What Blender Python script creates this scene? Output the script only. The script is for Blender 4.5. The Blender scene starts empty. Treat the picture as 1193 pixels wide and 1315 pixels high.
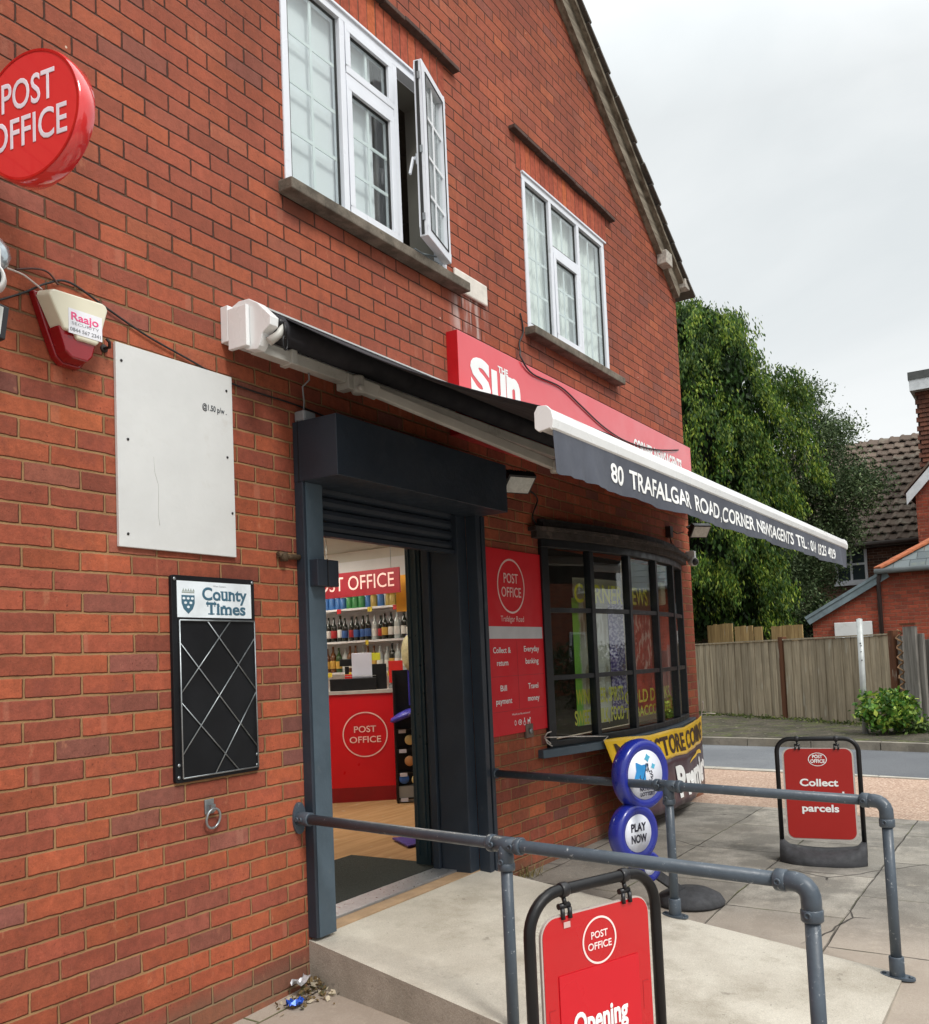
import bpy, bmesh, math, random
import numpy as np
from mathutils import Vector, Matrix
R = math.radians
SC = bpy.context.scene
COL = SC.collection

# ------------------------------------------------------------------ camera
CAM = np.array([-1.8596, -2.9755, 1.3742])
YAW, PIT, ROL, FPX, PPX, PPY = 1.00402, 0.0597758, -0.0424949, 1191.6, 596.77, 777.48
def cam_axes():
    f = np.array([math.sin(YAW)*math.cos(PIT), math.cos(YAW)*math.cos(PIT), math.sin(PIT)])
    r = np.array([math.cos(YAW), -math.sin(YAW), 0.0]); u = np.cross(r, f)
    c, s = math.cos(ROL), math.sin(ROL)
    return c*r+s*u, -s*r+c*u, f
CR, CU, CF = cam_axes()
cd = bpy.data.cameras.new('camera'); cam = bpy.data.objects.new('camera', cd); COL.objects.link(cam)
m = Matrix.Identity(4)
for i in range(3):
    m[i][0] = CR[i]; m[i][1] = CU[i]; m[i][2] = -CF[i]; m[i][3] = CAM[i]
cam.matrix_world = m
cd.sensor_fit = 'HORIZONTAL'; cd.sensor_width = 36.0; cd.lens = 36.0*FPX/1193
cd.shift_x = (596.5-PPX)/1193; cd.shift_y = (PPY-657.5)/1193
cd.clip_start = 0.05; cd.clip_end = 2000
SC.camera = cam
# measured points of the photograph turned into places on real planes
def ray(px, py):
    d = CF*FPX + (px-PPX)*CR - (py-PPY)*CU
    return d/np.linalg.norm(d)
def H(px, py, ax, v):
    d = ray(px, py); t = (v-CAM[ax])/d[ax]; return Vector(CAM+d*t)
def D(px, py, depth):
    d = ray(px, py); return Vector(CAM+d*depth/(d@CF))

# ------------------------------------------------------------------ light
SUN_EL, SUN_AZ = R(48), R(205)      # azimuth clockwise from +y
w = bpy.data.worlds.new('World'); SC.world = w; w.use_nodes = True
nt = w.node_tree; nt.nodes.clear()
def nn(nt, t, **k):
    n = nt.nodes.new(t)
    for a, b in k.items(): setattr(n, a, b)
    return n
out = nn(nt, 'ShaderNodeOutputWorld'); bg = nn(nt, 'ShaderNodeBackground')
sky = nn(nt, 'ShaderNodeTexSky', sky_type='NISHITA', sun_disc=False, sun_elevation=SUN_EL, sun_rotation=SUN_AZ, air_density=1.0, dust_density=4.0)
tc = nn(nt, 'ShaderNodeTexCoord'); mp = nn(nt, 'ShaderNodeMapping'); mp.inputs['Scale'].default_value = (1.0, 1.0, 2.6)
ns = nn(nt, 'ShaderNodeTexNoise'); ns.inputs['Scale'].default_value = 1.7; ns.inputs['Detail'].default_value = 7; ns.inputs['Roughness'].default_value = .5
ns.inputs['Distortion'].default_value = .5
rp = nn(nt, 'ShaderNodeValToRGB')
rp.color_ramp.elements[0].position = .34; rp.color_ramp.elements[0].color = (6.7, 7.05, 7.15, 1)
rp.color_ramp.elements[1].position = .64; rp.color_ramp.elements[1].color = (8.3, 8.5, 8.5, 1)
sp = nn(nt, 'ShaderNodeSeparateXYZ'); mr = nn(nt, 'ShaderNodeMapRange')
mr.inputs['From Min'].default_value = .50; mr.inputs['From Max'].default_value = 1.0
mr.inputs['To Min'].default_value = 1.0; mr.inputs['To Max'].default_value = 2.8
ml = nn(nt, 'ShaderNodeMixRGB', blend_type='MULTIPLY'); ml.inputs[0].default_value = 1
mx = nn(nt, 'ShaderNodeMixRGB'); mx.inputs[0].default_value = .93
L = nt.links.new
L(tc.outputs['Generated'], mp.inputs[0]); L(mp.outputs[0], ns.inputs[0]); L(ns.outputs[0], rp.inputs[0])
L(tc.outputs['Generated'], sp.inputs[0]); L(sp.outputs[2], mr.inputs[0])
L(rp.outputs[0], ml.inputs[1]); L(mr.outputs[0], ml.inputs[2])
L(sky.outputs[0], mx.inputs[1]); L(ml.outputs[0], mx.inputs[2]); L(mx.outputs[0], bg.inputs[0])
bg.inputs[1].default_value = .1
L(bg.outputs[0], out.inputs[0])
sl = bpy.data.lights.new('sun', 'SUN'); sl.energy = 1.9; sl.angle = R(14); sl.color = (1, .965, .92)
so = bpy.data.objects.new('sun', sl); COL.objects.link(so)
sd = Vector((math.sin(SUN_AZ)*math.cos(SUN_EL), math.cos(SUN_AZ)*math.cos(SUN_EL), math.sin(SUN_EL)))
so.rotation_euler = sd.to_track_quat('Z', 'Y').to_euler(); so.location = (0, -10, 12)
SC.view_settings.view_transform = 'Standard'; SC.view_settings.look = 'None'
SC.view_settings.exposure = 0.27; SC.view_settings.gamma = 1
SC.cycles.max_bounces = 8; SC.cycles.transparent_max_bounces = 16

# ------------------------------------------------------------------ materials
def lin(h, k=1.0):
    h = h.lstrip('#'); c = [int(h[i:i+2], 16)/255 for i in (0, 2, 4)]
    return tuple((x/12.92 if x <= .04045 else ((x+.055)/1.055)**2.4)*k for x in c)
class NT:
    def __init__(s, name):
        s.mat = bpy.data.materials.new(name); s.mat.use_nodes = True
        s.t = s.mat.node_tree; s.t.nodes.clear()
        s.out = nn(s.t, 'ShaderNodeOutputMaterial'); s.b = nn(s.t, 'ShaderNodeBsdfPrincipled')
        s.t.links.new(s.b.outputs[0], s.out.inputs[0])
    def L(s, a, i):
        if isinstance(a, (int, float)): i.default_value = a
        elif isinstance(a, tuple): i.default_value = a if len(a) == 4 or i.type == 'VECTOR' else (*a, 1)
        else: s.t.links.new(a, i)
    def m(s, op, a, b=None, c=None):
        n = nn(s.t, 'ShaderNodeMath', operation=op)
        for k, v in enumerate((a, b, c)):
            if v is not None: s.L(v, n.inputs[k])
        return n.outputs[0]
    def mix(s, f, a, b, mode='MIX'):
        n = nn(s.t, 'ShaderNodeMixRGB', blend_type=mode)
        s.L(f, n.inputs[0]); s.L(a, n.inputs[1]); s.L(b, n.inputs[2]); return n.outputs[0]
    def noise(s, vec, sc, det=3, rough=.5, dim='3D'):
        n = nn(s.t, 'ShaderNodeTexNoise'); s.t.links.new(vec, n.inputs['Vector'])
        n.inputs['Scale'].default_value = sc; n.inputs['Detail'].default_value = det; n.inputs['Roughness'].default_value = rough
        return n.outputs[0]
    def obj(s):
        return nn(s.t, 'ShaderNodeTexCoord').outputs['Object']
    def sep(s, v):
        n = nn(s.t, 'ShaderNodeSeparateXYZ'); s.t.links.new(v, n.inputs[0]); return n.outputs
    def comb(s, x, y, z):
        n = nn(s.t, 'ShaderNodeCombineXYZ'); s.L(x, n.inputs[0]); s.L(y, n.inputs[1]); s.L(z, n.inputs[2]); return n.outputs[0]
    def rng(s, v, a, b, c=0., d=1., smooth=True):
        n = nn(s.t, 'ShaderNodeMapRange'); n.interpolation_type = 'SMOOTHSTEP' if smooth else 'LINEAR'
        s.L(v, n.inputs[0])
        for k, x in enumerate((a, b, c, d)): s.L(x, n.inputs[1+k])
        return n.outputs[0]
    def ramp(s, v, els, const=False):
        n = nn(s.t, 'ShaderNodeValToRGB'); s.L(v, n.inputs[0]); e = n.color_ramp.elements
        if const: n.color_ramp.interpolation = 'CONSTANT'
        while len(e) < len(els): e.new(.5)
        for i, (p, c) in enumerate(els): e[i].position = p; e[i].color = (*c, 1)
        return n.outputs[0]
    def bump(s, h, dist, strength=1.0):
        n = nn(s.t, 'ShaderNodeBump'); s.L(h, n.inputs['Height']); n.inputs['Distance'].default_value = dist
        n.inputs['Strength'].default_value = strength
        s.t.links.new(n.outputs[0], s.b.inputs['Normal'])
    def scl(s, v, sx, sy, sz):
        n = nn(s.t, 'ShaderNodeMapping'); s.t.links.new(v, n.inputs[0]); n.inputs['Scale'].default_value = (sx, sy, sz); return n.outputs[0]
    def base(s, c, rough=.6, spec=.5, metal=0):
        s.L(c, s.b.inputs['Base Color']); s.L(rough, s.b.inputs['Roughness'])
        s.b.inputs['Specular IOR Level'].default_value = spec; s.b.inputs['Metallic'].default_value = metal
        return s.mat
MATS = {}
def P(name, col, rough=.55, var=.12, sc=6, bump=0., metal=0, spec=.5, coat=0., stain=None, bsc=None, em=0):
    if name in MATS: return MATS[name]
    if isinstance(col, str): col = lin(col)
    n = NT(name); o = n.obj()
    a = n.noise(o, sc, 5, .6); f = n.rng(a, .3, .7, 1-var, 1+var)
    c = n.mix(1.0, col, n.comb(f, f, f), 'MULTIPLY')
    if stain:
        c = n.mix(n.rng(n.noise(o, stain[1], 6, .65), stain[2], stain[2]+.12, 0, stain[3]), c, stain[0])
    r = n.rng(n.noise(o, sc*2.3, 3), .3, .7, max(.02, rough-.08), min(1, rough+.1))
    if bump: n.bump(n.noise(o, bsc or sc*8, 4, .6), bump)
    n.b.inputs['Coat Weight'].default_value = coat
    if em:
        n.L(col, n.b.inputs['Emission Color']); n.b.inputs['Emission Strength'].default_value = em
    MATS[name] = n.base(c, r, spec, metal); return MATS[name]

def brick_mat(name, ha='x', va='z', v0=1.7575, h0=0., cols=None, mort=None, dirt=None, warp=.0035, main=False, jw=.0046, rowh=.075, bw=.225):
    n = NT(name); o = n.obj(); x, y, z = n.sep(o)
    A = {'x': x, 'y': y, 'z': z}
    w1 = n.m('MULTIPLY', n.m('SUBTRACT', n.noise(o, 7, 3), .5), warp*2.2)
    o2 = nn(n.t, 'ShaderNodeVectorMath', operation='ADD'); n.t.links.new(o, o2.inputs[0]); o2.inputs[1].default_value = (3.1, 7.7, 5.2)
    w2 = n.m('MULTIPLY', n.m('SUBTRACT', n.noise(o2.outputs[0], 45, 2), .5), warp)
    v = n.m('ADD', n.m('ADD', A[va], -v0), n.m('ADD', w1, w2)); h = n.m('ADD', n.m('ADD', A[ha], -h0), n.m('SUBTRACT', w2, w1))
    vr = n.m('DIVIDE', v, rowh); row = n.m('FLOOR', vr); fv = n.m('SUBTRACT', vr, row)
    par = n.m('MULTIPLY', n.m('PINGPONG', row, 1.), .5)
    wr = nn(n.t, 'ShaderNodeTexWhiteNoise', noise_dimensions='1D'); n.L(row, wr.inputs['W'])
    jit = n.m('MULTIPLY', n.m('SUBTRACT', wr.outputs['Value'], .5), .07)
    hr = n.m('ADD', n.m('ADD', n.m('DIVIDE', h, bw), par), jit); colid = n.m('FLOOR', hr); fh = n.m('SUBTRACT', hr, colid)
    dv = n.m('MULTIPLY', n.m('MINIMUM', fv, n.m('SUBTRACT', 1., fv)), rowh)
    dh = n.m('MULTIPLY', n.m('MINIMUM', fh, n.m('SUBTRACT', 1., fh)), bw)
    # rounded arrises: smooth minimum
    sm = nn(n.t, 'ShaderNodeMath', operation='SMOOTH_MIN'); n.L(dv, sm.inputs[0]); n.L(dh, sm.inputs[1]); sm.inputs[2].default_value = .006
    d = sm.outputs[0]
    jv = n.m('ADD', (n.m('ADD', jw*.9, n.m('MULTIPLY', n.rng(z, 2.6, 3.6), -.0013)) if main else jw), n.m('MULTIPLY', n.m('SUBTRACT', n.noise(o, 13, 4, .6), .5), .0062)); mask = n.rng(n.m('SUBTRACT', d, jv), -.0011, .0012)
    idv = n.comb(colid, row, 0.)
    wn = nn(n.t, 'ShaderNodeTexWhiteNoise', noise_dimensions='3D'); n.L(idv, wn.inputs['Vector'])
    r1 = wn.outputs['Value']
    wn2 = nn(n.t, 'ShaderNodeTexWhiteNoise', noise_dimensions='3D'); n.L(n.comb(row, colid, 7.), wn2.inputs['Vector'])
    r2 = wn2.outputs['Value']
    cols = cols or [(0, lin('#93493a')), (.16, lin('#a04f3c')), (.36, lin('#a9533c')), (.55, lin('#b0573a')), (.72, lin('#b75d3c')), (.86, lin('#a8553f')), (.93, lin('#86524c')), (1, lin('#c2663f'))]
    c = n.ramp(r1, cols)
    br = n.rng(r2, 0., 1., .70, .98, False)
    n1 = n.rng(n.noise(o, 24, 6, .7), .3, .7, .80, 1.18); n2 = n.rng(n.noise(o, 160, 3, .6), .3, .7, .92, 1.08)
    f = n.m('MULTIPLY', br, n.m('MULTIPLY', n1, n2)); c = n.mix(1., c, n.comb(f, f, f), 'MULTIPLY')
    # kiss marks: paler upright bands on some bricks
    bands = n.rng(n.noise(n.comb(n.m('MULTIPLY', A[ha], 11.), row, 3.), 1.0, 1), .60, .66)
    sel = n.rng(r2, .62, .66); c = n.mix(n.m('MULTIPLY', n.m('MULTIPLY', bands, sel), .17), c, lin('#c9937a'))
    c = n.mix(n.rng(n.noise(o, 6.5, 6, .7), .52, .66, 0., .38), c, lin('#7a3c34')); c = n.mix(n.rng(n.noise(n.scl(o, 1, 1, .45), 17, 5, .7), .60, .70, 0., .35), c, lin('#c98a68'))
    c = n.mix(.17, c, lin('#80604f'))
    # dark pits and specks
    pit = n.m('MULTIPLY', n.rng(n.noise(o, 75, 3, .6), .60, .68), n.rng(n.noise(o, 5, 3), .45, .6)); c = n.mix(n.m('MULTIPLY', pit, .6), c, lin('#4e2520'))
    mort = mort or lin('#9c7955')
    mc = n.mix(n.rng(n.noise(o, 5, 4), .35, .65), mort, tuple(k*.74 for k in mort))
    if main:
        # darker joints on the upper storey, buff repointing below
        up = n.rng(n.m('ADD', z, n.m('MULTIPLY', n.noise(o, 1.3, 4), 1.2)), 3.0, 3.9)
        mc = n.mix(up, mc, lin('#4a362d'))
        c = n.mix(n.m('MULTIPLY', up, .34), c, lin('#90503c'))
        # lime runs under the vent and soot beside the sill
        ef = n.m('MULTIPLY', n.rng(n.m('ABSOLUTE', n.m('SUBTRACT', x, 3.02)), .12, .26, 1., 0.), n.m('MULTIPLY', n.rng(z, 3.3, 3.45), n.rng(z, 3.66, 3.70, 1., 0.)))
        ef = n.m('MULTIPLY', ef, n.rng(n.noise(n.scl(o, 9, 9, 1.2), 1.6, 4), .42, .62)); c = n.mix(n.m('MULTIPLY', ef, .62), c, lin('#c9c2bd'))
        st = n.m('MULTIPLY', n.rng(n.m('ABSOLUTE', n.m('SUBTRACT', x, 1.42)), .02, .22, 1., 0.), n.m('MULTIPLY', n.rng(z, 3.44, 3.62), n.rng(z, 3.68, 3.78, 1., 0.)))
        c = n.mix(n.m('MULTIPLY', st, .6), c, lin('#3a2a26'))
        lo = n.m('MULTIPLY', n.rng(n.m('ADD', z, n.m('MULTIPLY', n.noise(o, 3.2, 4), .16)), .10, .22, 1., 0.), .55)
        c = n.mix(lo, c, lin('#6b5a4a')); mc = n.mix(lo, mc, lin('#7a705c'))
        # small white paint and mortar specks
        vo = nn(n.t, 'ShaderNodeTexVoronoi'); n.t.links.new(o, vo.inputs['Vector']); vo.inputs['Scale'].default_value = 4.3
        spk = n.m('MULTIPLY', n.rng(vo.outputs['Distance'], .018, .026, 1., 0.), .8)
        c = n.mix(spk, c, lin('#d8c8b4'))
    blot = n.rng(n.noise(n.scl(o, 1., 1., .45), 1.6, 6, .65), .32, .68, .80, 1.12); 
    c = n.mix(1., c, n.comb(blot, blot, blot), 'MULTIPLY')
    full = n.mix(mask, mc, c)
    hgt = n.m('ADD', n.m('MULTIPLY', n.rng(n.m('SUBTRACT', d, jv), -.002, .0035), 1.), n.m('ADD', n.m('MULTIPLY', n.noise(o, 60, 5, .7), .42), n.m('MULTIPLY', r2, .18)))
    n.bump(hgt, .0075, 1.)
    return n.base(full, n.rng(mask, 0., 1., .95, .82), .25)

def slab_mat():
    n = NT('paving'); o = n.obj(); x, y, z = n.sep(o)
    wv = n.m('MULTIPLY', n.m('SUBTRACT', n.noise(o, 3, 4), .5), .03)
    vr = n.m('DIVIDE', n.m('ADD', n.m('ADD', y, 1.33), wv), .62); row = n.m('FLOOR', vr); fv = n.m('SUBTRACT', vr, row)
    hr = n.m('ADD', n.m('DIVIDE', n.m('ADD', n.m('ADD', x, -2.8), wv), .92), n.m('MULTIPLY', n.m('PINGPONG', row, 1.), .5))
    cid = n.m('FLOOR', hr); fh = n.m('SUBTRACT', hr, cid)
    d = n.m('MINIMUM', n.m('MULTIPLY', n.m('MINIMUM', fv, n.m('SUBTRACT', 1., fv)), .62), n.m('MULTIPLY', n.m('MINIMUM', fh, n.m('SUBTRACT', 1., fh)), .92))
    wn = nn(n.t, 'ShaderNodeTexWhiteNoise', noise_dimensions='3D'); n.L(n.comb(cid, row, 1.), wn.inputs['Vector'])
    c = n.ramp(wn.outputs['Value'], [(0, lin('#86827a')), (.4, lin('#938f87')), (.7, lin('#8d8880')), (1, lin('#a19c92'))])
    c = n.mix(n.rng(n.noise(o, 2.2, 7, .68), .42, .60, 0., .7), c, lin('#625f59'))
    c = n.mix(n.rng(n.noise(o, .8, 5, .6), .45, .65, 0., .5), c, lin('#756f66'))
    c = n.mix(n.rng(n.noise(o, 9, 5, .7), .55, .68, 0., .35), c, lin('#aaa294'))
    f = n.rng(n.noise(o, 140, 3, .7), .3, .7, .8, 1.2); c = n.mix(1., c, n.comb(f, f, f), 'MULTIPLY')
    c = n.mix(n.rng(x, 2.6, 3.6, .55, 0.), c, lin('#b5a595'))
    # cracks
    vo = nn(n.t, 'ShaderNodeTexVoronoi', feature='DISTANCE_TO_EDGE'); vo.inputs['Scale'].default_value = .62
    wo = nn(n.t, 'ShaderNodeVectorMath', operation='ADD'); n.t.links.new(o, wo.inputs[0])
    wn3 = nn(n.t, 'ShaderNodeTexNoise'); wn3.inputs['Scale'].default_value = 3; n.t.links.new(o, wn3.inputs['Vector'])
    sv = nn(n.t, 'ShaderNodeVectorMath', operation='SCALE'); n.t.links.new(wn3.outputs['Color'], sv.inputs[0]); sv.inputs['Scale'].default_value = .12
    n.t.links.new(sv.outputs[0], wo.inputs[1]); n.t.links.new(wo.outputs[0], vo.inputs['Vector'])
    cr = n.m('MULTIPLY', n.rng(vo.outputs['Distance'], .001, .0045, 1., 0.), n.rng(n.noise(o, .9, 2), .53, .58))
    j = n.rng(d, .002, .007, 1., 0.)
    jc = n.mix(n.rng(n.noise(o, 1.6, 3), .5, .6), lin('#3d3a34'), lin('#5c6238'))
    c = n.mix(n.m('MULTIPLY', j, n.rng(n.noise(o, 5, 3), .3, .6, .2, .9)), c, jc)
    c = n.mix(n.m('MULTIPLY', cr, .85), c, lin('#2c2a28'))
    gum = nn(n.t, 'ShaderNodeTexVoronoi'); n.t.links.new(o, gum.inputs['Vector']); gum.inputs['Scale'].default_value = 3.0
    c = n.mix(n.rng(gum.outputs['Distance'], .04, .055, .5, 0.), c, lin('#b5b0a4'))
    hg = n.m('SUBTRACT', n.m('MULTIPLY', n.noise(o, 60, 5, .7), .25), n.m('ADD', n.m('MULTIPLY', j, .8), n.m('MULTIPLY', cr, .6)))
    n.bump(hg, .01)
    return n.base(c, .88, .3)

def conc_mat(name, a, b, stain='#8b8475', speck='#5b564e', sc=3):
    n = NT(name); o = n.obj()
    c = n.mix(n.rng(n.noise(o, sc, 6, .65), .35, .65), lin(a), lin(b))
    c = n.mix(n.rng(n.noise(o, 1.4, 7, .7), .50, .66, 0., .6), c, lin(stain)); c = n.mix(n.rng(n.noise(o, 3.7, 7, .75), .56, .64, 0., .35), c, lin(stain))
    c = n.mix(n.rng(n.noise(o, 6.5, 4, .6), .66, .72, 0., .5), c, lin(speck))
    c = n.mix(n.rng(n.noise(o, 38, 3, .6), .68, .74, 0., .5), c, lin(speck))
    f = n.rng(n.noise(o, 190, 3, .7), .3, .7, .86, 1.14); c = n.mix(1., c, n.comb(f, f, f), 'MULTIPLY')
    n.bump(n.m('ADD', n.noise(o, 90, 5, .7), n.m('MULTIPLY', n.noise(o, 6, 3), 1.5)), .004)
    return n.base(c, .85, .3)

def gravel_mat():
    n = NT('bound_gravel'); o = n.obj()
    vo = nn(n.t, 'ShaderNodeTexVoronoi'); n.t.links.new(o, vo.inputs['Vector']); vo.inputs['Scale'].default_value = 60
    sp_ = n.sep(vo.outputs['Color'])
    c = n.ramp(sp_[0], [(0, lin('#94796a')), (.35, lin('#ab907d')), (.7, lin('#b79e8b')), (1, lin('#c4ae9c'))])
    c = n.mix(n.rng(n.noise(o, .9, 5), .4, .7, 0., .35), c, lin('#857668'))
    n.bump(n.m('SUBTRACT', 1., vo.outputs['Distance']), .006)
    return n.base(c, .9, .3)
def asphalt_mat():
    n = NT('asphalt'); o = n.obj(); x, y, z = n.sep(o)
    c = n.mix(n.rng(n.noise(o, .5, 5, .6), .4, .62), lin('#74777a'), lin('#66696d'))
    pa = n.rng(n.m('ADD', y, n.m('MULTIPLY', n.noise(o, 1.1, 2), .25)), -.55, -.5, 1., 0.)
    c = n.mix(n.m('MULTIPLY', pa, .5), c, lin('#56585c'))
    f = n.rng(n.noise(o, 120, 3, .8), .3, .7, .72, 1.28); c = n.mix(1., c, n.comb(f, f, f), 'MULTIPLY')
    c = n.mix(n.rng(n.noise(o, 3.2, 6, .7), .62, .7, 0., .35), c, lin('#8c8b87'))
    n.bump(n.noise(o, 110, 3, .7), .008)
    return n.base(c, .88, .3)
def verge_mat():
    n = NT('mossy_bank'); o = n.obj()
    c = n.mix(n.rng(n.noise(o, 2.6, 6, .7), .4, .6), lin('#5f594e'), lin('#48463b'))
    c = n.mix(n.rng(n.noise(o, 4.1, 5, .7), .52, .62, 0., .75), c, lin('#5c6338'))
    vo = nn(n.t, 'ShaderNodeTexVoronoi'); n.t.links.new(o, vo.inputs['Vector']); vo.inputs['Scale'].default_value = 5
    c = n.mix(n.rng(vo.outputs['Distance'], .09, .12, .8, 0.), c, lin('#a49b8c'))
    f = n.rng(n.noise(o, 30, 5, .8), .3, .7, .6, 1.4); c = n.mix(1., c, n.comb(f, f, f), 'MULTIPLY')
    n.bump(n.noise(o, 14, 6, .8), .05)
    return n.base(c, .95, .2)
def glass_mat(name='window_glass', tint=(.93, .96, .95), ior=1.52, rough=0.0, boost=1.0):
    n = NT(name); n.t.nodes.remove(n.b)
    g = nn(n.t, 'ShaderNodeNewGeometry'); dt = nn(n.t, 'ShaderNodeVectorMath', operation='DOT_PRODUCT')
    n.t.links.new(g.outputs['Incoming'], dt.inputs[0]); n.t.links.new(g.outputs['Normal'], dt.inputs[1])
    f = n.m('MINIMUM', n.m('ADD', .05*boost, n.m('MULTIPLY', .9*boost, n.m('POWER', n.m('SUBTRACT', 1., n.m('ABSOLUTE', dt.outputs['Value'])), 4.2))), 1.)
    tr = nn(n.t, 'ShaderNodeBsdfTransparent'); tr.inputs[0].default_value = (*tint, 1)
    gl = nn(n.t, 'ShaderNodeBsdfGlossy'); gl.inputs['Roughness'].default_value = rough; gl.inputs[0].default_value = (1, 1, 1, 1)
    bn = nn(n.t, 'ShaderNodeBump'); bn.inputs['Distance'].default_value = .0006; bn.inputs['Strength'].default_value = .5
    n.L(n.noise(n.obj(), 3.0, 1), bn.inputs['Height']); n.t.links.new(bn.outputs[0], gl.inputs['Normal'])
    mx = nn(n.t, 'ShaderNodeMixShader'); n.L(f, mx.inputs[0]); n.t.links.new(tr.outputs[0], mx.inputs[1]); n.t.links.new(gl.outputs[0], mx.inputs[2])
    n.t.links.new(mx.outputs[0], n.out.inputs[0]); return n.mat
def leaf_mat(name, a, b, c3, scl=.9, rough=.55, trans=.25):
    n = NT(name); o = n.obj(); g = nn(n.t, 'ShaderNodeNewGeometry')
    c = n.ramp(g.outputs['Random Per Island'], [(0, lin(a)), (.5, lin(b)), (1, lin(c3))])
    c = n.mix(n.rng(n.noise(o, scl, 4, .6), .38, .62, 0., .8), c, lin(a))
    n.b.inputs['Subsurface Weight'].default_value = 0
    m_ = n.base(c, rough, .3)
    tl = nn(n.t, 'ShaderNodeBsdfTranslucent'); n.L(c, tl.inputs[0]); mx = nn(n.t, 'ShaderNodeMixShader'); mx.inputs[0].default_value = trans
    n.t.links.new(n.b.outputs[0], mx.inputs[1]); n.t.links.new(tl.outputs[0], mx.inputs[2]); n.t.links.new(mx.outputs[0], n.out.inputs[0])
    return m_
def wood_mat(name, a, b, green=None, axis=2, gz=.5, sc=1., board=None):
    n = NT(name); o = n.obj(); x, y, z = n.sep(o); g = nn(n.t, 'ShaderNodeNewGeometry')
    s = [14*sc, 14*sc, 14*sc]; s[axis] = 1.0*sc
    gr = n.noise(n.scl(o, *s), 1.6, 6, .65)
    c = n.mix(n.rng(gr, .35, .65), lin(a), lin(b))
    k = n.rng(g.outputs['Random Per Island'], 0., 1., .78, 1.16, False); c = n.mix(1., c, n.comb(k, k, k), 'MULTIPLY')
    c = n.mix(n.rng(n.noise(o, 1.1, 5, .65), .5, .66, 0., .45), c, tuple(q*.62 for q in lin(a)))
    c = n.mix(n.rng(n.noise(n.scl(o, 9, 9, 1.5), 1.3, 4), .64, .72, 0., .5), c, lin('#a9a79a'))
    if green:
        c = n.mix(n.m('MULTIPLY', n.rng(n.m('ADD', z, n.m('MULTIPLY', n.noise(o, 2, 4), .7)), gz, gz+.55, 1., 0.), .7), c, lin(green))
    n.bump(gr, .004); return n.base(c, .88, .2)
def tile_mat(name, a, b, moss='#5d5a50'):
    n = NT(name); o = n.obj(); g = nn(n.t, 'ShaderNodeNewGeometry')
    c = n.ramp(g.outputs['Random Per Island'], [(0, lin(a)), (1, lin(b))])
    c = n.mix(n.rng(n.noise(o, 3, 6, .7), .5, .65, 0., .6), c, lin(moss))
    n.bump(n.noise(o, 40, 4), .006); return n.base(c, .9, .25)

BRICK = brick_mat('red_brick', main=True)
BRICKS = brick_mat('red_brick_flank', ha='y', main=False)
SOLD = brick_mat('soldier_brick', ha='z', va='x', v0=0., h0=4.86, warp=.003, mort=lin('#6c5140'))
WHITE = P('white_upvc', '#dfe3ea', .35, .04, 3, spec=.5, stain=(lin('#a9a8a2'), 7, .62, .35))
WHITED = P('white_painted_board', '#d0d2d1', .5, .05, 2, .002, stain=(lin('#b0aa9e'), 2.2, .56, .5))
DGREY = P('slate_grey_paint', lin('#2b333d'), .42, .10, 4, .0015, spec=.4, stain=(lin('#55595c'), 5, .64, .4))
GREYBLUE = P('blue_grey_paint', lin('#4a5964'), .45, .12, 5, .0015, spec=.4, stain=(lin('#6d7378'), 8, .64, .35))
BLK = P('black_paint', (.012, .012, .014), .4, .2, 5)
BLACKP = P('black_plastic', (.008, .008, .009), .36, .2, 12, .0004, spec=.35)
RUB = P('black_rubber', (.035, .036, .04), .75, .25, 14, .002, stain=(lin('#6e6a62'), 6, .60, .4))
SIGNRED = P('sign_red', lin('#c00c1a'), .22, .04, 2, coat=.5, spec=.5)
REDMATT = P('banner_red', lin('#cf1f2b'), .4, .05, 3, spec=.4)
LETT = P('white_lettering', '#eef0ef', .5, .03, 5)
PINK = P('pale_pink_lettering', '#ecc9c4', .5, .03, 5)
GLASS = glass_mat()
GLASS2 = glass_mat('shop_glass', ior=1.5, boost=.8)
STONE = conc_mat('stone_sill', '#7d7468', '#5c554b', '#3f3a34', '#36322e', 9)
GALV = P('galvanised_steel', '#9aa0a3', .42, .2, 12, metal=.8)
WCOAT = P('white_powder_coat', '#e3e5e5', .32, .05, 3, coat=.2, stain=(lin('#a8a69f'), 4, .62, .35))
CREAMC = P('grey_awning_metal', '#b9b8b2', .4, .1, 4, stain=(lin('#7a776f'), 5, .58, .5))
CABLE = P('black_cable', (.02, .018, .018), .6)

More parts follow.
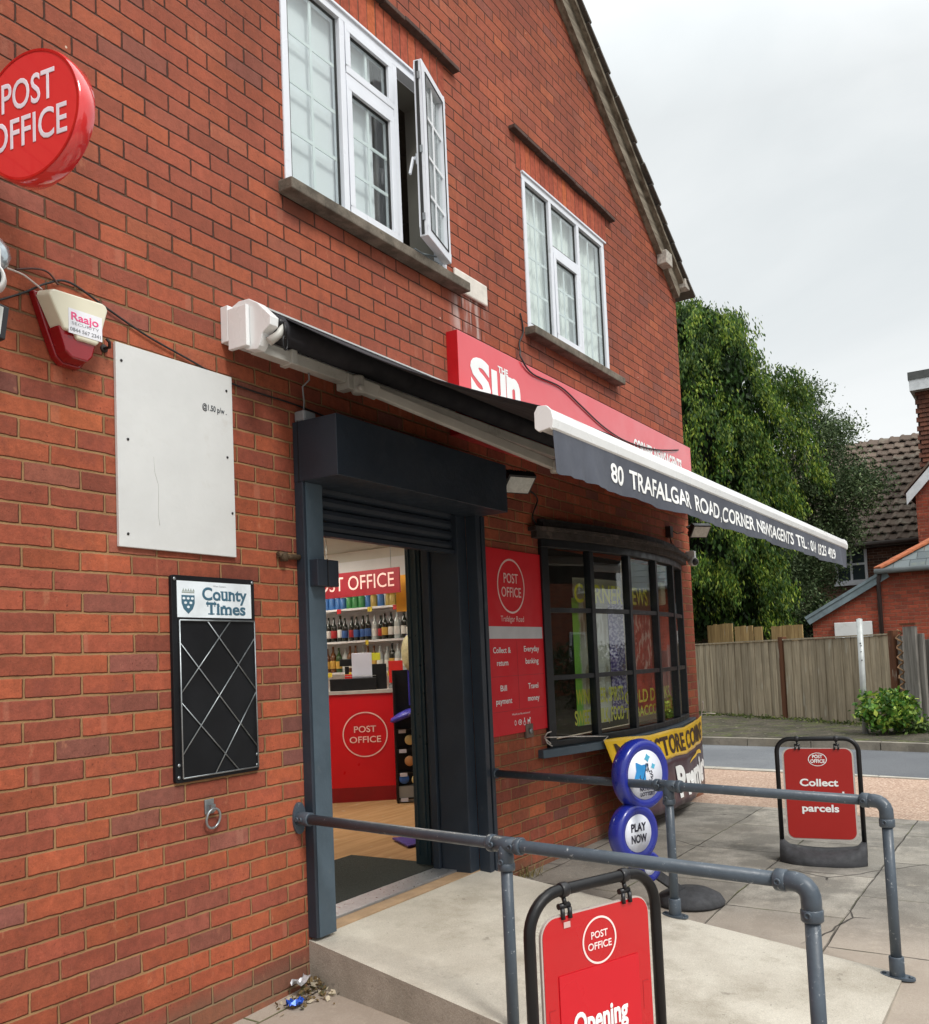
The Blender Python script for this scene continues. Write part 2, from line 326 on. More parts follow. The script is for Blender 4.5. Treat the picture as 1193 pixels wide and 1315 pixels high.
# ------------------------------------------------------------------ mesh building
class MB:
    def __init__(s, M=None): s.v = []; s.f = []; s.mi = []; s.cur = 0; s.M = M; s.sm = []; s.smooth = False
    def add(s, vs, fs):
        o = len(s.v)
        for p in vs:
            p = Vector(p); s.v.append(s.M @ p if s.M else p)
        for f in fs: s.f.append([o+i for i in f]); s.mi.append(s.cur); s.sm.append(s.smooth)
        return s
    def mat(s, i): s.cur = i; return s
    def box(s, a, b):
        x0, y0, z0 = (min(a[i], b[i]) for i in range(3)); x1, y1, z1 = (max(a[i], b[i]) for i in range(3))
        return s.add([(x0,y0,z0),(x1,y0,z0),(x1,y1,z0),(x0,y1,z0),(x0,y0,z1),(x1,y0,z1),(x1,y1,z1),(x0,y1,z1)],
                     [(3,2,1,0),(4,5,6,7),(0,1,5,4),(1,2,6,5),(2,3,7,6),(3,0,4,7)])
    def bar(s, a, b, w, h, up=(0,0,1)):
        a = Vector(a); b = Vector(b); d = (b-a).normalized(); u = Vector(up); x = d.cross(u).normalized(); u = x.cross(d)
        vs = [p+x*sx*w/2+u*sy*h/2 for p in (a, b) for sx, sy in ((-1,-1),(1,-1),(1,1),(-1,1))]
        return s.add(vs, [(3,2,1,0),(4,5,6,7),(0,1,5,4),(1,2,6,5),(2,3,7,6),(3,0,4,7)])
    def tube(s, path, r, seg=12, caps=True):
        path = [Vector(p) for p in path]; n = len(path); rr = r if isinstance(r, (list, tuple)) else [r]*n
        vs = []; fs = []; up = None
        for i, p in enumerate(path):
            d = ((path[min(i+1, n-1)]-p).normalized()+(p-path[max(i-1, 0)]).normalized())
            d = d.normalized() if d.length > 1e-6 else Vector((0,0,1))
            if up is None: up = Vector((0,0,1)) if abs(d.z) < .9 else Vector((1,0,0))
            x = d.cross(up).normalized(); up = x.cross(d).normalized()
            for k in range(seg):
                a = 2*math.pi*k/seg; vs.append(p+(x*math.cos(a)+up*math.sin(a))*rr[i])
        for i in range(n-1):
            for k in range(seg):
                a = i*seg+k; b = i*seg+(k+1) % seg; fs.append((a, b, b+seg, a+seg))
        ps = s.smooth; s.smooth = True; s.add(vs, fs); s.smooth = ps
        if caps:
            s.add([v for v in vs[:seg]], [tuple(range(seg))[::-1]]); s.add([v for v in vs[-seg:]], [tuple(range(seg))])
        return s
    def lathe(s, prof, c=(0,0,0), seg=24, M=None):
        vs = []; fs = []; n = len(prof)
        for k in range(seg):
            a = 2*math.pi*k/seg
            for r, z in prof:
                p = Vector((r*math.cos(a), r*math.sin(a), z)); vs.append((M @ p if M else p)+Vector(c))
        for k in range(seg):
            for i in range(n-1):
                a = k*n+i; b = ((k+1) % seg)*n+i; fs.append((a, b, b+1, a+1))
        ps = s.smooth; s.smooth = True; s.add(vs, fs); s.smooth = ps; return s
    def prism(s, poly, f0, f1):
        """poly: 2-D points; f0, f1 map (a,b) to the two end faces"""
        n = len(poly); vs = [f0(*p) for p in poly]+[f1(*p) for p in poly]
        fs = [tuple(range(n))[::-1], tuple(range(n, 2*n))]+[(i, (i+1) % n, (i+1) % n+n, i+n) for i in range(n)]
        return s.add(vs, fs)
    def quad(s, *p): return s.add(p, [tuple(range(len(p)))])
    def build(s, name, mats, parent=None, bevel=0, recalc=True, label=None, autosmooth=False, origin=None):
        me = bpy.data.meshes.new(name)
        off = Vector((0,0,0))
        if parent is not None:
            q = parent
            while q: off += q.location; q = q.parent
        elif origin is not None: off = Vector(origin)
        elif origin is None and s.v:
            off = Vector((sum(v.x for v in s.v)/len(s.v), sum(v.y for v in s.v)/len(s.v), min(v.z for v in s.v)))
        me.from_pydata([tuple(v-off) for v in s.v], [], s.f)
        mats = mats if isinstance(mats, (list, tuple)) else [mats]
        for m_ in mats: me.materials.append(m_)
        me.polygons.foreach_set('material_index', s.mi); me.polygons.foreach_set('use_smooth', s.sm)
        if recalc:
            bm = bmesh.new(); bm.from_mesh(me); bmesh.ops.remove_doubles(bm, verts=bm.verts, dist=1e-6) if len(s.v) < 6000 else None
            bmesh.ops.recalc_face_normals(bm, faces=bm.faces); bm.to_mesh(me); bm.free()
        me.update(); o = bpy.data.objects.new(name, me); COL.objects.link(o)
        if parent is not None: o.parent = parent
        else: o.location = off
        if bevel:
            b = o.modifiers.new('bevel', 'BEVEL'); b.width = bevel; b.segments = 2; b.limit_method = 'ANGLE'; b.angle_limit = R(35)
        if label: o['label'] = label
        return o
def tag(o, label, cat, group=None, kind=None):
    if label: o['label'] = label
    if cat: o['category'] = cat
    if group: o['group'] = group
    if kind: o['kind'] = kind
    return o
def thing(name, loc, label, cat, group=None):
    o = bpy.data.objects.new(name, None); COL.objects.link(o); o.location = loc; o.empty_display_size = .1
    return tag(o, label, cat, group)
def struct(o): o['kind'] = 'structure'; return o
def copy_tree(o, parent=None):
    c = o.copy(); COL.objects.link(c); c.parent = parent
    for ch in [q for q in o.children]: copy_tree(ch, c)
    return c

_tcache = {}
def text_geo(s, bold=0.0, spacing=1.0, res=4):
    k = (s, bold, spacing)
    if k in _tcache: return _tcache[k]
    cu = bpy.data.curves.new('t', 'FONT'); cu.body = s; cu.size = 1; cu.resolution_u = res; cu.space_character = spacing
    if bold: cu.bevel_depth = bold; cu.bevel_resolution = 0
    o = bpy.data.objects.new('t', cu); COL.objects.link(o)
    dg = bpy.context.evaluated_depsgraph_get(); dg.update(); me = bpy.data.meshes.new_from_object(o.evaluated_get(dg))
    vs = [(v.co.x, v.co.y, max(0., v.co.z)) for v in me.vertices]; fs = [tuple(p.vertices) for p in me.polygons if all(vs[i][2] >= -1e-6 and me.vertices[i].co.z > -1e-5 for i in p.vertices)]
    bpy.data.objects.remove(o); bpy.data.curves.remove(cu); bpy.data.meshes.remove(me)
    xs = [v[0] for v in vs]; ys = [v[1] for v in vs]
    _tcache[k] = (vs, fs, min(xs), max(xs), min(ys), max(ys)); return _tcache[k]
def text(mb, s, fmap, w=None, h=None, bold=0.0, anchor='l', spacing=1.0, cap=None, shear=0, arc=None):
    """lay s out in (u,v), left/baseline at 0,0, w wide and cap letters h tall, through fmap(u,v)"""
    vs, fs, x0, x1, y0, y1 = text_geo(s, bold, spacing)
    caph = text_geo('H', bold)[5]
    sy = h/caph; sx = w/(x1-x0) if w else sy
    W = (x1-x0)*sx; ox = {'l': 0, 'c': -W/2, 'r': -W}[anchor]
    P0 = [Vector(fmap((x-x0)*sx+ox+shear*y*sy, y*sy)) for x, y, z in vs]
    if bold:       # the bevelled rim keeps a hair's depth, so no two faces share a plane
        c = Vector(fmap(ox+W/2, 0)); e = max(W, h)*.05; du = Vector(fmap(ox+W/2+e, 0))-c; dv = Vector(fmap(ox+W/2, e))-c
        nv = du.cross(dv).normalized(); zm = max(z for _, _, z in vs) or 1
        P0 = [p+nv*(z/zm)*.0006 for p, (_, _, z) in zip(P0, vs)]
    mb.add(P0, fs)
    return W
def ring(mb, c, r0, r1, fmap, seg=48, sx=1.0):
    vs = []; fs = []
    for k in range(seg):
        a = 2*math.pi*k/seg
        for r in (r0, r1): vs.append(fmap(c[0]+r*math.cos(a)*sx, c[1]+r*math.sin(a)))
    for k in range(seg):
        a = 2*k; b = 2*((k+1) % seg); fs.append((a, b, b+1, a+1))
    mb.add(vs, fs)
def disc(mb, c, r, fmap, seg=48):
    mb.add([fmap(c[0]+r*math.cos(2*math.pi*k/seg), c[1]+r*math.sin(2*math.pi*k/seg)) for k in range(seg)], [tuple(range(seg))])
def rrect(x0, y0, x1, y1, r, n=6):
    pts = []
    for cx, cy, a0 in ((x1-r, y0+r, -90), (x1-r, y1-r, 0), (x0+r, y1-r, 90), (x0+r, y0+r, 180)):
        for k in range(n+1):
            a = R(a0+90*k/n); pts.append((cx+r*math.cos(a), cy+r*math.sin(a)))
    return pts
def po_roundel(mb, c, r, fmap, lw=.05, bold=.012, h=.27):
    ring(mb, c, r*(1-lw), r, fmap)
    for s, dy, w_ in (('POST', .10, 1.0), ('OFFICE', -.36, 1.42)):
        text(mb, s, lambda u, v: fmap(c[0]+u, c[1]+dy*r+v), w=w_*r*.98, h=h*r*1.05, bold=bold, anchor='c')
def on_wall(y): return lambda u, v: (u, y, v)

def gz(x, y):        # the pavement falls gently towards the camera
    return -.03*max(0., 3.5-x)+.012*min(0., y)
# ------------------------------------------------------------------ ground
def grid(name, mat_, xs, ys, zf, skew=0.):
    mb = MB(); nx, ny = len(xs), len(ys)
    vs = [(x+skew*y, y, zf(x+skew*y, y)) for y in ys for x in xs]
    fs = [(j*nx+i, j*nx+i+1, (j+1)*nx+i+1, (j+1)*nx+i) for j in range(ny-1) for i in range(nx-1)]
    mb.add(vs, fs); return struct(mb.build(name, mat_, recalc=False, origin=(0,0,0)))
def fr(a, b, n): return [a+(b-a)*i/n for i in range(n+1)]
GROUND = P('earth', '#5a5548', .95, .2, 1, .02)
mb = MB(); mb.quad((-300,-300,-.5), (600,-300,-.5), (600,300,-.5), (-300,300,-.5)); struct(mb.build('ground', GROUND, recalc=False, origin=(0,0,0)))
SK = .165
grid('pavement', slab_mat(), fr(-9, 3.5, 8)+fr(3.6, 6.47, 4), fr(-9, 0, 6)+fr(.5, 14, 3), gz, .06)
grid('gravel_strip', gravel_mat(), fr(6.42, 8.74, 2), fr(-22, 14, 8), lambda x, y: gz(x, y)+.004, .10)
EDGE = conc_mat('pale_kerb', '#b8b4aa', '#a39f95')
mb = MB()
for a, b in zip(fr(-22, 14, 40)[:-1], fr(-22, 14, 40)[1:]):
    vs = []
    for y, xa, xb in ((a+.006, 8.74, 8.90), (b-.006, 8.74, 8.90)):
        z = .012*min(0, y)
        sk = .10 if 0 else .13
        vs += [(xa+.10*y, y, z-.1), (xb+SK*y*.9, y, z-.1), (xb+SK*y*.9, y, z+.012), (xa+.10*y, y, z+.012)]
    mb.add(vs, [(0,1,2,3), (7,6,5,4), (3,2,6,7), (1,5,6,2), (0,4,5,1), (0,3,7,4)])
struct(mb.build('kerb', EDGE, origin=(0,0,0)))
grid('road', asphalt_mat(), fr(8.5, 11.9, 3), fr(-60, 60, 20), lambda x, y: .012*max(-8, min(0, y))-.022, .15)
mb = MB()
for a, b in zip(fr(-30, 30, 66)[:-1], fr(-30, 30, 66)[1:]):
    vs = []
    for y in (a+.006, b-.006):
        x0 = 11.55+.145*y; z = .012*max(-8, min(0, y))-.03
        vs += [(x0, y, z-.1), (x0+.14, y, z-.1), (x0+.14, y, z+.115), (x0+.01, y, z+.115)]
    mb.add(vs, [(0,1,2,3), (7,6,5,4), (3,2,6,7), (1,5,6,2), (0,4,5,1), (0,3,7,4)])
struct(mb.build('kerb', conc_mat('grey_kerb', '#8d877b', '#6f6a60')))
random.seed(5)
def vz(x, y):
    t = max(0, min(1, (x-.145*y-11.69)/3.2)); return .085+.012*max(-8, min(0, y))*(1-t)+.02*t+.04*math.sin(x*1.7+y)*math.sin(y*2.3)*t
grid('verge', verge_mat(), fr(11.69, 26, 40), fr(-30, 30, 90), vz, .145)
# concrete ramp up to the shop door
def rx(y, side):     # left and right edge of the ramp at y
    return (1.37+.215*y) if side == 0 else (2.93+.16*y)
RZ = lambda y: .132+.078*y
mb = MB(); ys = fr(-.0, -2.32, 10)
for a, b in zip(ys[:-1], ys[1:]):
    za, zb = RZ(a), RZ(b); L0, R0, L1, R1 = rx(a, 0), rx(a, 1), rx(b, 0), rx(b, 1)
    lo = -.45
    mb.mat(0).quad((L0, a, za), (R0, a, za), (R1, b, zb), (L1, b, zb))
    mb.mat(1).quad((L0, a, lo), (L0, a, za), (L1, b, zb), (L1, b, lo)); mb.quad((R0, a, lo), (R1, b, lo), (R1, b, zb), (R0, a, za))
mb.quad((rx(-2.32, 0), -2.32, -.45), (rx(-2.32, 1), -2.32, -.45), (rx(-2.32, 1), -2.32, RZ(-2.32)), (rx(-2.32, 0), -2.32, RZ(-2.32)))
struct(mb.build('ramp', [conc_mat('pale_ramp_concrete', '#c6c0b3', '#b3ac9f', '#989081', '#6b645a', 1.6), conc_mat('grey_ramp_side', '#aca498', '#9a9387', '#857e73', '#68635b', 4)], origin=(0,0,0)))

# ------------------------------------------------------------------ shop building
shop = thing('shop_building', (0,0,0), 'red brick corner shop with a steep gable end, dark bow window and open doorway', 'shop')
XR = 6.95; EAVE = 4.99; SLOPE = .682; APX = 1.0
def top(x): return EAVE+(XR-max(x, APX))*SLOPE - max(0, APX-x)*SLOPE
holes = [(1.37, 2.765, 3.695, 4.83), (3.79, 5.19, 3.675, 4.80), (1.40, 2.93, -.45, 2.30), (3.79, 6.58, .76, 2.20)]
def wall_x():
    mb = MB(); xs = sorted({-5.0, APX, XR, *[h[0] for h in holes], *[h[1] for h in holes]}); T = .24
    for x0, x1 in zip(xs[:-1], xs[1:]):
        zs = [-.45]
        hs = sorted([h for h in holes if h[0] <= x0+1e-6 and h[1] >= x1-1e-6], key=lambda h: h[2])
        segs = []; z = -.45
        for h in hs:
            if h[2] > z: segs.append((z, h[2]))
            z = h[3]
        for a, b in segs: mb.quad((x0, 0, a), (x1, 0, a), (x1, 0, b), (x0, 0, b)); mb.quad((x0, T, a), (x0, T, b), (x1, T, b), (x1, T, a))
        mb.quad((x0, 0, z), (x1, 0, z), (x1, 0, top(x1)), (x0, 0, top(x0))); mb.quad((x0, T, z), (x0, T, top(x0)), (x1, T, top(x1)), (x1, T, z))
    for x0, x1, z0, z1 in holes:
        mb.quad((x0,0,z0), (x0,0,z1), (x0,T,z1), (x0,T,z0)); mb.quad((x1,0,z0), (x1,T,z0), (x1,T,z1), (x1,0,z1))
        mb.quad((x0,0,z1), (x1,0,z1), (x1,T,z1), (x0,T,z1)); mb.quad((x0,0,z0), (x0,T,z0), (x1,T,z0), (x1,0,z0))
    return mb
wall_x().build('wall', BRICK, shop, recalc=False)
mb = MB(); mb.box((XR-.24, .2401, -.45), (XR, 9, EAVE)); mb.build('wall', BRICKS, shop)
mb = MB(); mb.box((-5, .2401, -.45), (-4.76, 9, 4.9)); mb.build('wall', BRICKS, shop)
# interior shell
PLAST = P('white_plaster', '#d9d6ce', .7, .04, 2)
mb = MB(); mb.box((.2, 5.6, 0), (XR-.245, 5.7, 2.85)).box((.1, .245, 0), (.2, 5.6, 2.85)).box((XR-.29, .245, 0), (XR-.245, 5.6, 2.85)); mb.build('interior_wall', PLAST, shop)
mb = MB(); mb.box((.2, .245, 2.72), (XR-.29, 5.6, 2.80)); mb.build('ceiling', P('ceiling_tile', '#bdb8aa', .8, .05, 2), shop)
mb = MB(); mb.box((.1, .26, .02), (XR-.29, 5.6, .14)); mb.build('floor', wood_mat('wood_laminate', '#b08a62', '#9c7750', axis=0, sc=.6), shop)
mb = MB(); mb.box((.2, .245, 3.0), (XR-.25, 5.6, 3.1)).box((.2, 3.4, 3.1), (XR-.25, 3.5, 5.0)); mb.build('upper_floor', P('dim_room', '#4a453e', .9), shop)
# roof
ROOFT = tile_mat('weathered_roof_tile', '#5d5750', '#4a4642')
mb = MB(); n_ = Vector((SLOPE, 0, 1)).normalized()
def rp_(x, y, off): return Vector((x, y, EAVE+(XR-x)*SLOPE))+n_*off
SL = XR-APX; Lr = math.hypot(SL, SL*SLOPE); nt_ = 34; random.seed(3)
for k in range(-1, nt_):        # courses seen on the verge as small steps
    x1 = XR-(k*Lr/nt_)*SL/Lr; x0 = XR-((k+1.12)*Lr/nt_)*SL/Lr; j = random.uniform(-.012, .006)
    vs = [rp_(x1, y, o) for y in (-.13+j, 9.2) for o in (.06, .085)]+[rp_(x0, y, o) for y in (-.13+j, 9.2) for o in (.04, .06)]
    mb.add(vs, [(0,1,3,2), (4,6,7,5), (0,4,5,1), (2,3,7,6), (1,5,7,3), (0,2,6,4)])
mb.build('roof', ROOFT, shop)
mb = MB(); vs = [(APX, -.13, top(APX)+.08), (-5.3, -.13, top(-5.3)+.08), (-5.3, 9.2, top(-5.3)+.08), (APX, 9.2, top(APX)+.08)]
mb.add(vs+[(x, y, z-.05) for x, y, z in vs], [(0,1,2,3), (7,6,5,4), (0,4,5,1), (1,5,6,2), (2,6,7,3), (3,7,4,0)]); mb.build('roof', ROOFT, shop)
BARGE = wood_mat('weathered_barge_board', '#8f8677', '#5f564a', axis=0, sc=.8)
mb = MB()
for o0, o1, y0, y1 in ((-.13, .035, -.055, .0), (.0, .038, -.10, -.056)):
    a = [rp_(XR+.03, y, o) for y in (y0, y1) for o in (o0, o1)]; b = [rp_(APX, y, o) for y in (y0, y1) for o in (o0, o1)]
    mb.add(a+b, [(0,2,3,1), (4,5,7,6), (0,1,5,4), (2,6,7,3), (1,3,7,5), (0,4,6,2)])
mb.build('barge_board', BARGE, shop)
mb = MB(); c = rp_(XR-.33, -.055, -.13); mb.box((c.x-.07, -.10, c.z-.05), (c.x+.09, -.004, c.z+.08)); mb.box((XR-.02, -.12, EAVE-.03), (XR+.10, 9.1, EAVE+.06)); mb.build('eaves_block', P('flaking_eaves_paint', '#b0aaa0', .7, .25, 30, .004), shop, bevel=.006)
# courses above the upper windows
def arch(x0, x1, z0):
    mb = MB(); n = int(round((x1-x0)/.075)); wd = (x1-x0)/n; random.seed(int(x0*100))
    for k in range(n):
        xa = x0+k*wd+.004; xb = x0+(k+1)*wd-.004; p_ = -.003-random.random()*.0025
        lean = (k/(n-1)-.5)*.0
        mb.box((xa, p_, z0+.01), (xb, .02, z0+.235+random.uniform(-.003, .003)))
    mb.mat(1).box((x0, -.0015, z0+.004), (x1, .02, z0+.24)); return mb
JOINT = P('dark_joint_mortar', '#5c4a3c', .95, .2, 20)
_n = NT('arch_brick'); _o = _n.obj(); _g = nn(_n.t, 'ShaderNodeNewGeometry')
_c = _n.ramp(_g.outputs['Random Per Island'], [(0, lin('#8d4a3a')), (.4, lin('#a4533f')), (.75, lin('#ad5a42')), (1, lin('#b8633f'))])
_f = _n.rng(_n.noise(_o, 26, 6, .7), .3, .7, .78, 1.18); _n.bump(_n.noise(_o, 60, 4, .7), .003); ABR = _n.base(_n.mix(1., _c, _n.comb(_f, _f, _f), 'MULTIPLY'), .88, .2)
for x0, x1, z0 in ((1.30, 2.83, 4.83), (3.72, 5.26, 4.80)):
    arch(x0, x1, z0).build('brick_arch', [ABR, JOINT], shop, bevel=.002)
    mb = MB(); random.seed(9)
    n = 9; wd = (x1+.12-(x0-.08))/n
    for k in range(n):
        xa = x0-.08+k*wd; dz = random.uniform(-.006, .006)
        mb.bar((xa+.003, -.022, z0+.262+dz), (xa+wd-.003, -.022, z0+.262+dz+random.uniform(-.006, .006)), .055, .026)
    mb.build('drip_course', P('dark_drip_tile', '#4b3830', .9, .3, 12, .004), shop, bevel=.004)
# upper windows
def pane(mb, x0, x1, z0, z1, y): mb.box((x0, y, z0), (x1, y+.004, z1))
def fr_rect(mb, x0, x1, z0, z1, wd, y0, y1):
    mb.box((x0, y0, z0), (x1, y1, z0+wd)).box((x0, y0, z1-wd), (x1, y1, z1)).box((x0, y0, z0+wd), (x0+wd, y1, z1-wd)).box((x1-wd, y0, z0+wd), (x1, y1, z1-wd))
GASK = P('black_gasket', (.02,.02,.02), .6)
PLDIM = P('window_reveal_plaster', '#8e8a82', .85, .05, 3)
BARW = P('white_glazing_bar', '#dfe3e6', .4, .03)
def light(w, x0, x1, z0, z1, cols, rows, opening, y=.0):
    """one light of the window: sash, black seal, glass, thin bars"""
    if opening:
        mb = MB(); fr_rect(mb, x0, x1, z0, z1, .040, y-.012, y+.045)
        mb.build('sash', WHITE, w, bevel=.004); i = .040
    else: i = .012
    mb = MB(); fr_rect(mb, x0+i, x1-i, z0+i, z1-i, .006, y+.006, y+.02); mb.build('seal', GASK, w)
    a0, a1, c0, c1 = x0+i+.004, x1-i-.004, z0+i+.004, z1-i-.004
    mb = MB(); pane(mb, a0, a1, c0, c1, y+.012); mb.build('pane', GLASS, w)
    mb = MB()
    for k in range(1, cols): xx = a0+(a1-a0)*k/cols; mb.box((xx-.009, y+.019, c0), (xx+.009, y+.026, c1))
    for k in range(1, rows): zz = c0+(c1-c0)*k/rows; mb.box((a0, y+.0195, zz-.009), (a1, y+.0255, zz+.009))
    mb.build('glazing_bar', BARW, w)
def upper_window(x0, x1, z0, z1, kind):
    w = MB(); fr_rect(w, x0, x1, z0, z1, .045, -.008, .055)
    if kind == 1: ms = (1.835, 2.30)
    else: ms = (4.215, 4.69)
    for q in ms: w.box((q-.02, -.008, z0+.045), (q+.02, .055, z1-.045))
    zt = 4.485 if kind == 1 else 4.405
    w.box((ms[0]+.024, -.008, zt-.022), (ms[1]-.024, .055, zt+.022))
    w = w.build('window', WHITE, shop, bevel=.003)
    q = MB(); fr_rect(q, x0+.002, x1-.002, z0+.002, z1-.002, .012, .057, .25); q.build('reveal_lining', PLDIM, w)
    mb = MB(); mb.box((x0-.004, -.02, z1-.001), (x1+.03, .0, z1+.012)); mb.build('head_trim', WHITE, w)
    light(w, x0+.045, ms[0]-.024, z0+.045, z1-.045, 2, 4, False)
    light(w, ms[0]+.024, ms[1]-.024, zt+.022, z1-.045, 2, 1, kind == 1)
    light(w, ms[0]+.024, ms[1]-.024, z0+.045, zt-.022, 2, 3, True)
    if kind == 2: light(w, ms[1]+.024, x1-.045, z0+.045, z1-.045, 2, 4, False)
    mb = MB(); mb.prism([(-.085, z0-.005), (-.085, z0-.062), (.02, z0-.062), (.02, z0+.0)], lambda a, b: (x0-.045, a, b), lambda a, b: (x1+.14, a, b)); mb.build('sill', STONE, w, bevel=.006)
    return w
w1 = upper_window(1.37, 2.765, 3.695, 4.83, 1); w2 = upper_window(3.79, 5.19, 3.675, 4.80, 2)
w1['label'] = 'three light white window with its right hand casement swung open'
w2['label'] = 'closed three light white window with net curtains'
# the open casement, hinged on the right
th = R(15); hx, hy = 2.712, -.02; cw = .41; CM = Matrix.Translation((hx, hy, 0)) @ Matrix.Rotation(th, 4, 'Z')
mb = MB(CM); fr_rect(mb, -cw, 0, 3.75, 4.775, .055, -.05, .0); cs = mb.build('casement', WHITE, w1, bevel=.004)
mb = MB(CM); fr_rect(mb, -cw+.05, -.05, 3.80, 4.725, .006, -.054, -.049); mb.box((-cw-.004, -.03, 3.76), (-cw-.001, -.012, 4.765)); mb.build('seal', GASK, w1)
mb = MB(CM); pane(mb, -cw+.052, -.052, 3.802, 4.723, -.028); mb.build('pane', GLASS, w1)
mb = MB(CM)
mb.box((-cw/2-.009, -.036, 3.80), (-cw/2+.009, -.031, 4.725))
for k in (1, 2, 3): mb.box((-cw+.052, -.0355, 3.8+.925*k/4-.009), (-.052, -.0315, 3.8+.925*k/4+.009))
mb.build('glazing_bar', BARW, w1)
mb = MB(CM)
for zz in (3.86, 4.25, 4.68): mb.box((-cw-.0025, -.038, zz-.02), (-cw-.008, -.022, zz+.02))
mb.build('lock_keep', GALV, w1)
mb = MB(CM); mb.box((-cw+.012, -.0, 4.18), (-cw+.036, .012, 4.24)).bar((-cw+.024, .012, 4.22), (-cw+.024, .034, 4.215), .014, .016).bar((-cw+.024, .03, 4.225), (-cw+.002, .046, 4.12), .018, .012, (0,1,0)); mb.build('handle', WHITE, w1, bevel=.003)
mb = MB(); mb.bar((2.69, .0, 3.752), (2.42, -.01, 3.752), .014, .006).bar((2.50, .0, 3.756), (2.60, -.045, 3.756), .012, .005); mb.build('stay', GALV, w1)
# blinds and curtains inside
NET = P('net_curtain', '#eef0ee', .8, .04, 3); BLIND = P('pale_blind', '#e6e7ec', .8, .03, 3)
mb = MB(); mb.box((1.372, .066, 3.70), (2.16, .072, 4.825)); mb.build('blind', BLIND, w1)
mb = MB(); prev = None; N_ = 150; vs = []
for k in range(N_+1):
    x = 3.78+1.42*k/N_; y = .085+.009*math.sin(k*.9)+.006*math.sin(k*.37+1); vs += [(x, y, 3.66), (x, y+.006*math.sin(k*.6), 4.82)]
mb.smooth = True; mb.add(vs, [(2*k, 2*k+2, 2*k+3, 2*k+1) for k in range(N_)]); mb.build('net_curtain', NET, w2, recalc=False)
mb = MB(); vs = []
for k in range(41):
    x = 2.22+.2*k/40; y = .12+.015*math.sin(k*.8); vs += [(x, y, 3.68), (x+.05, y, 4.84)]
mb.smooth = True; mb.add(vs, [(2*k, 2*k+2, 2*k+3, 2*k+1) for k in range(40)]); mb.build('curtain', P('dusky_curtain', '#7d7878', .9), w1, recalc=False)

# door surround: posts, shutter box, reveal
mb = MB(); mb.box((1.368, -.052, .145), (1.398, .0, 2.245)).box((1.398, -.052, .145), (1.50, .22, 2.245)); mb.box((1.368, -.03, 2.245), (1.40, 0, 2.53)); mb.build('door_post', DGREY, shop, bevel=.003)
mb = MB(); mb.box((1.385, -.055, .145), (1.50, -.0525, 2.243)); mb.build('door_post_cover', GREYBLUE, shop)
mb = MB(); mb.box((2.86, -.075, .12), (2.905, .0, 2.25)); mb.box((2.925, -.075, .12), (2.962, .0, 2.25)).box((2.905, -.03, .12), (2.925, .0, 2.25)); mb.build('door_post', DGREY, shop, bevel=.003)
mb = MB(); mb.box((1.366, -.27, 2.245), (2.915, -.001, 2.53)); sb = mb.build('shutter_box', DGREY, shop, bevel=.003)
mb = MB(); mb.box((1.3645, -.035, 2.24), (1.366, -.031, 2.535)); mb.build('seam', BLK, sb)
mb = MB()
for k in range(6):
    z = 2.035+.062*k; pts = [(-.005, z), (-.024, z+.012), (-.028, z+.031), (-.024, z+.05), (-.005, z+.0615)]
    mb.prism(pts, lambda a, b: (1.50, a+.06, b), lambda a, b: (2.86, a+.06, b))
mb.box((1.50, .02, 2.015), (2.86, .062, 2.036)); mb.build('roller_shutter', DGREY, shop)
mb = MB(); mb.box((2.76, .0, .135), (2.86, .20, 2.25)).box((2.80, .2005, .135), (2.86, .30, 2.25)).box((2.74, .205, .14), (2.797, .25, 2.2)); mb.build('door_reveal', DGREY, shop, bevel=.003)
DGREEN = P('dark_green_paint', lin('#22363e'), .35, .1, 5)
mb = MB(); mb.box((2.80, .31, .145), (2.85, .42, 2.2)).box((2.792, .33, .2), (2.80, .345, 2.15)).box((2.792, .385, .2), (2.80, .395, 2.15)); dl = mb.build('door', DGREEN, shop, bevel=.003)
mb = MB(); mb.box((1.50, .10, 2.10), (2.80, .30, 2.30)).box((1.5, .215, 2.06), (2.80, .255, 2.10)); mb.build('door_head', DGREY, shop)
mb = MB(); mb.box((1.50, .10, .02), (2.86, .262, .150)); mb.build('threshold', P('aluminium_threshold', '#a4a7ab', .35, .1, 20, metal=.7), shop, bevel=.003)
mb = MB(); mb.box((1.40, -.001, .02), (2.93, .0995, .138)); mb.build('door_step', P('tan_step', '#a78b6c', .8, .15, 8, .002), shop)
# bow window
BX0, BX1, SAG = 3.785, 6.585, .185
def arcpt(t, off=0.):
    c = (BX1-BX0)/2; Rr = (c*c+SAG*SAG)/(2*SAG); a = math.asin(c/Rr)*(2*t-1)
    return Vector(((BX0+BX1)/2+(Rr+off)*math.sin(a), (Rr-SAG)-(Rr+off)*math.cos(a), 0))
def arc_band(mb, z0, z1, o0, o1, t0=0., t1=1., n=36):
    ts = fr(t0, t1, n); vs = []
    for t in ts:
        for o in (o0, o1):
            p = arcpt(t, o)
            for z in (z0, z1): vs.append((p.x, min(p.y, .02) if o > .03 else p.y, z))
    fs = []
    for k in range(n):
        a = 4*k; b = a+4; fs += [(a, b, b+1, a+1), (a+2, a+3, b+3, b+2), (a+1, b+1, b+3, a+3), (a, a+2, b+2, b)]
    fs += [(0, 1, 3, 2), (4*n, 4*n+2, 4*n+3, 4*n+1)]
    return mb.add(vs, fs)
BWP = P('blackened_window_paint', lin('#171c21'), .4, .15, 6, .001, stain=(lin('#434a4e'), 6, .62, .5))
mb = MB(); arc_band(mb, 2.135, 2.19, -.03, .035); bay = mb.build('bow_window', BWP, shop, bevel=.003)
bay['label'] = 'bowed shop window with black glazing bars and posters behind'
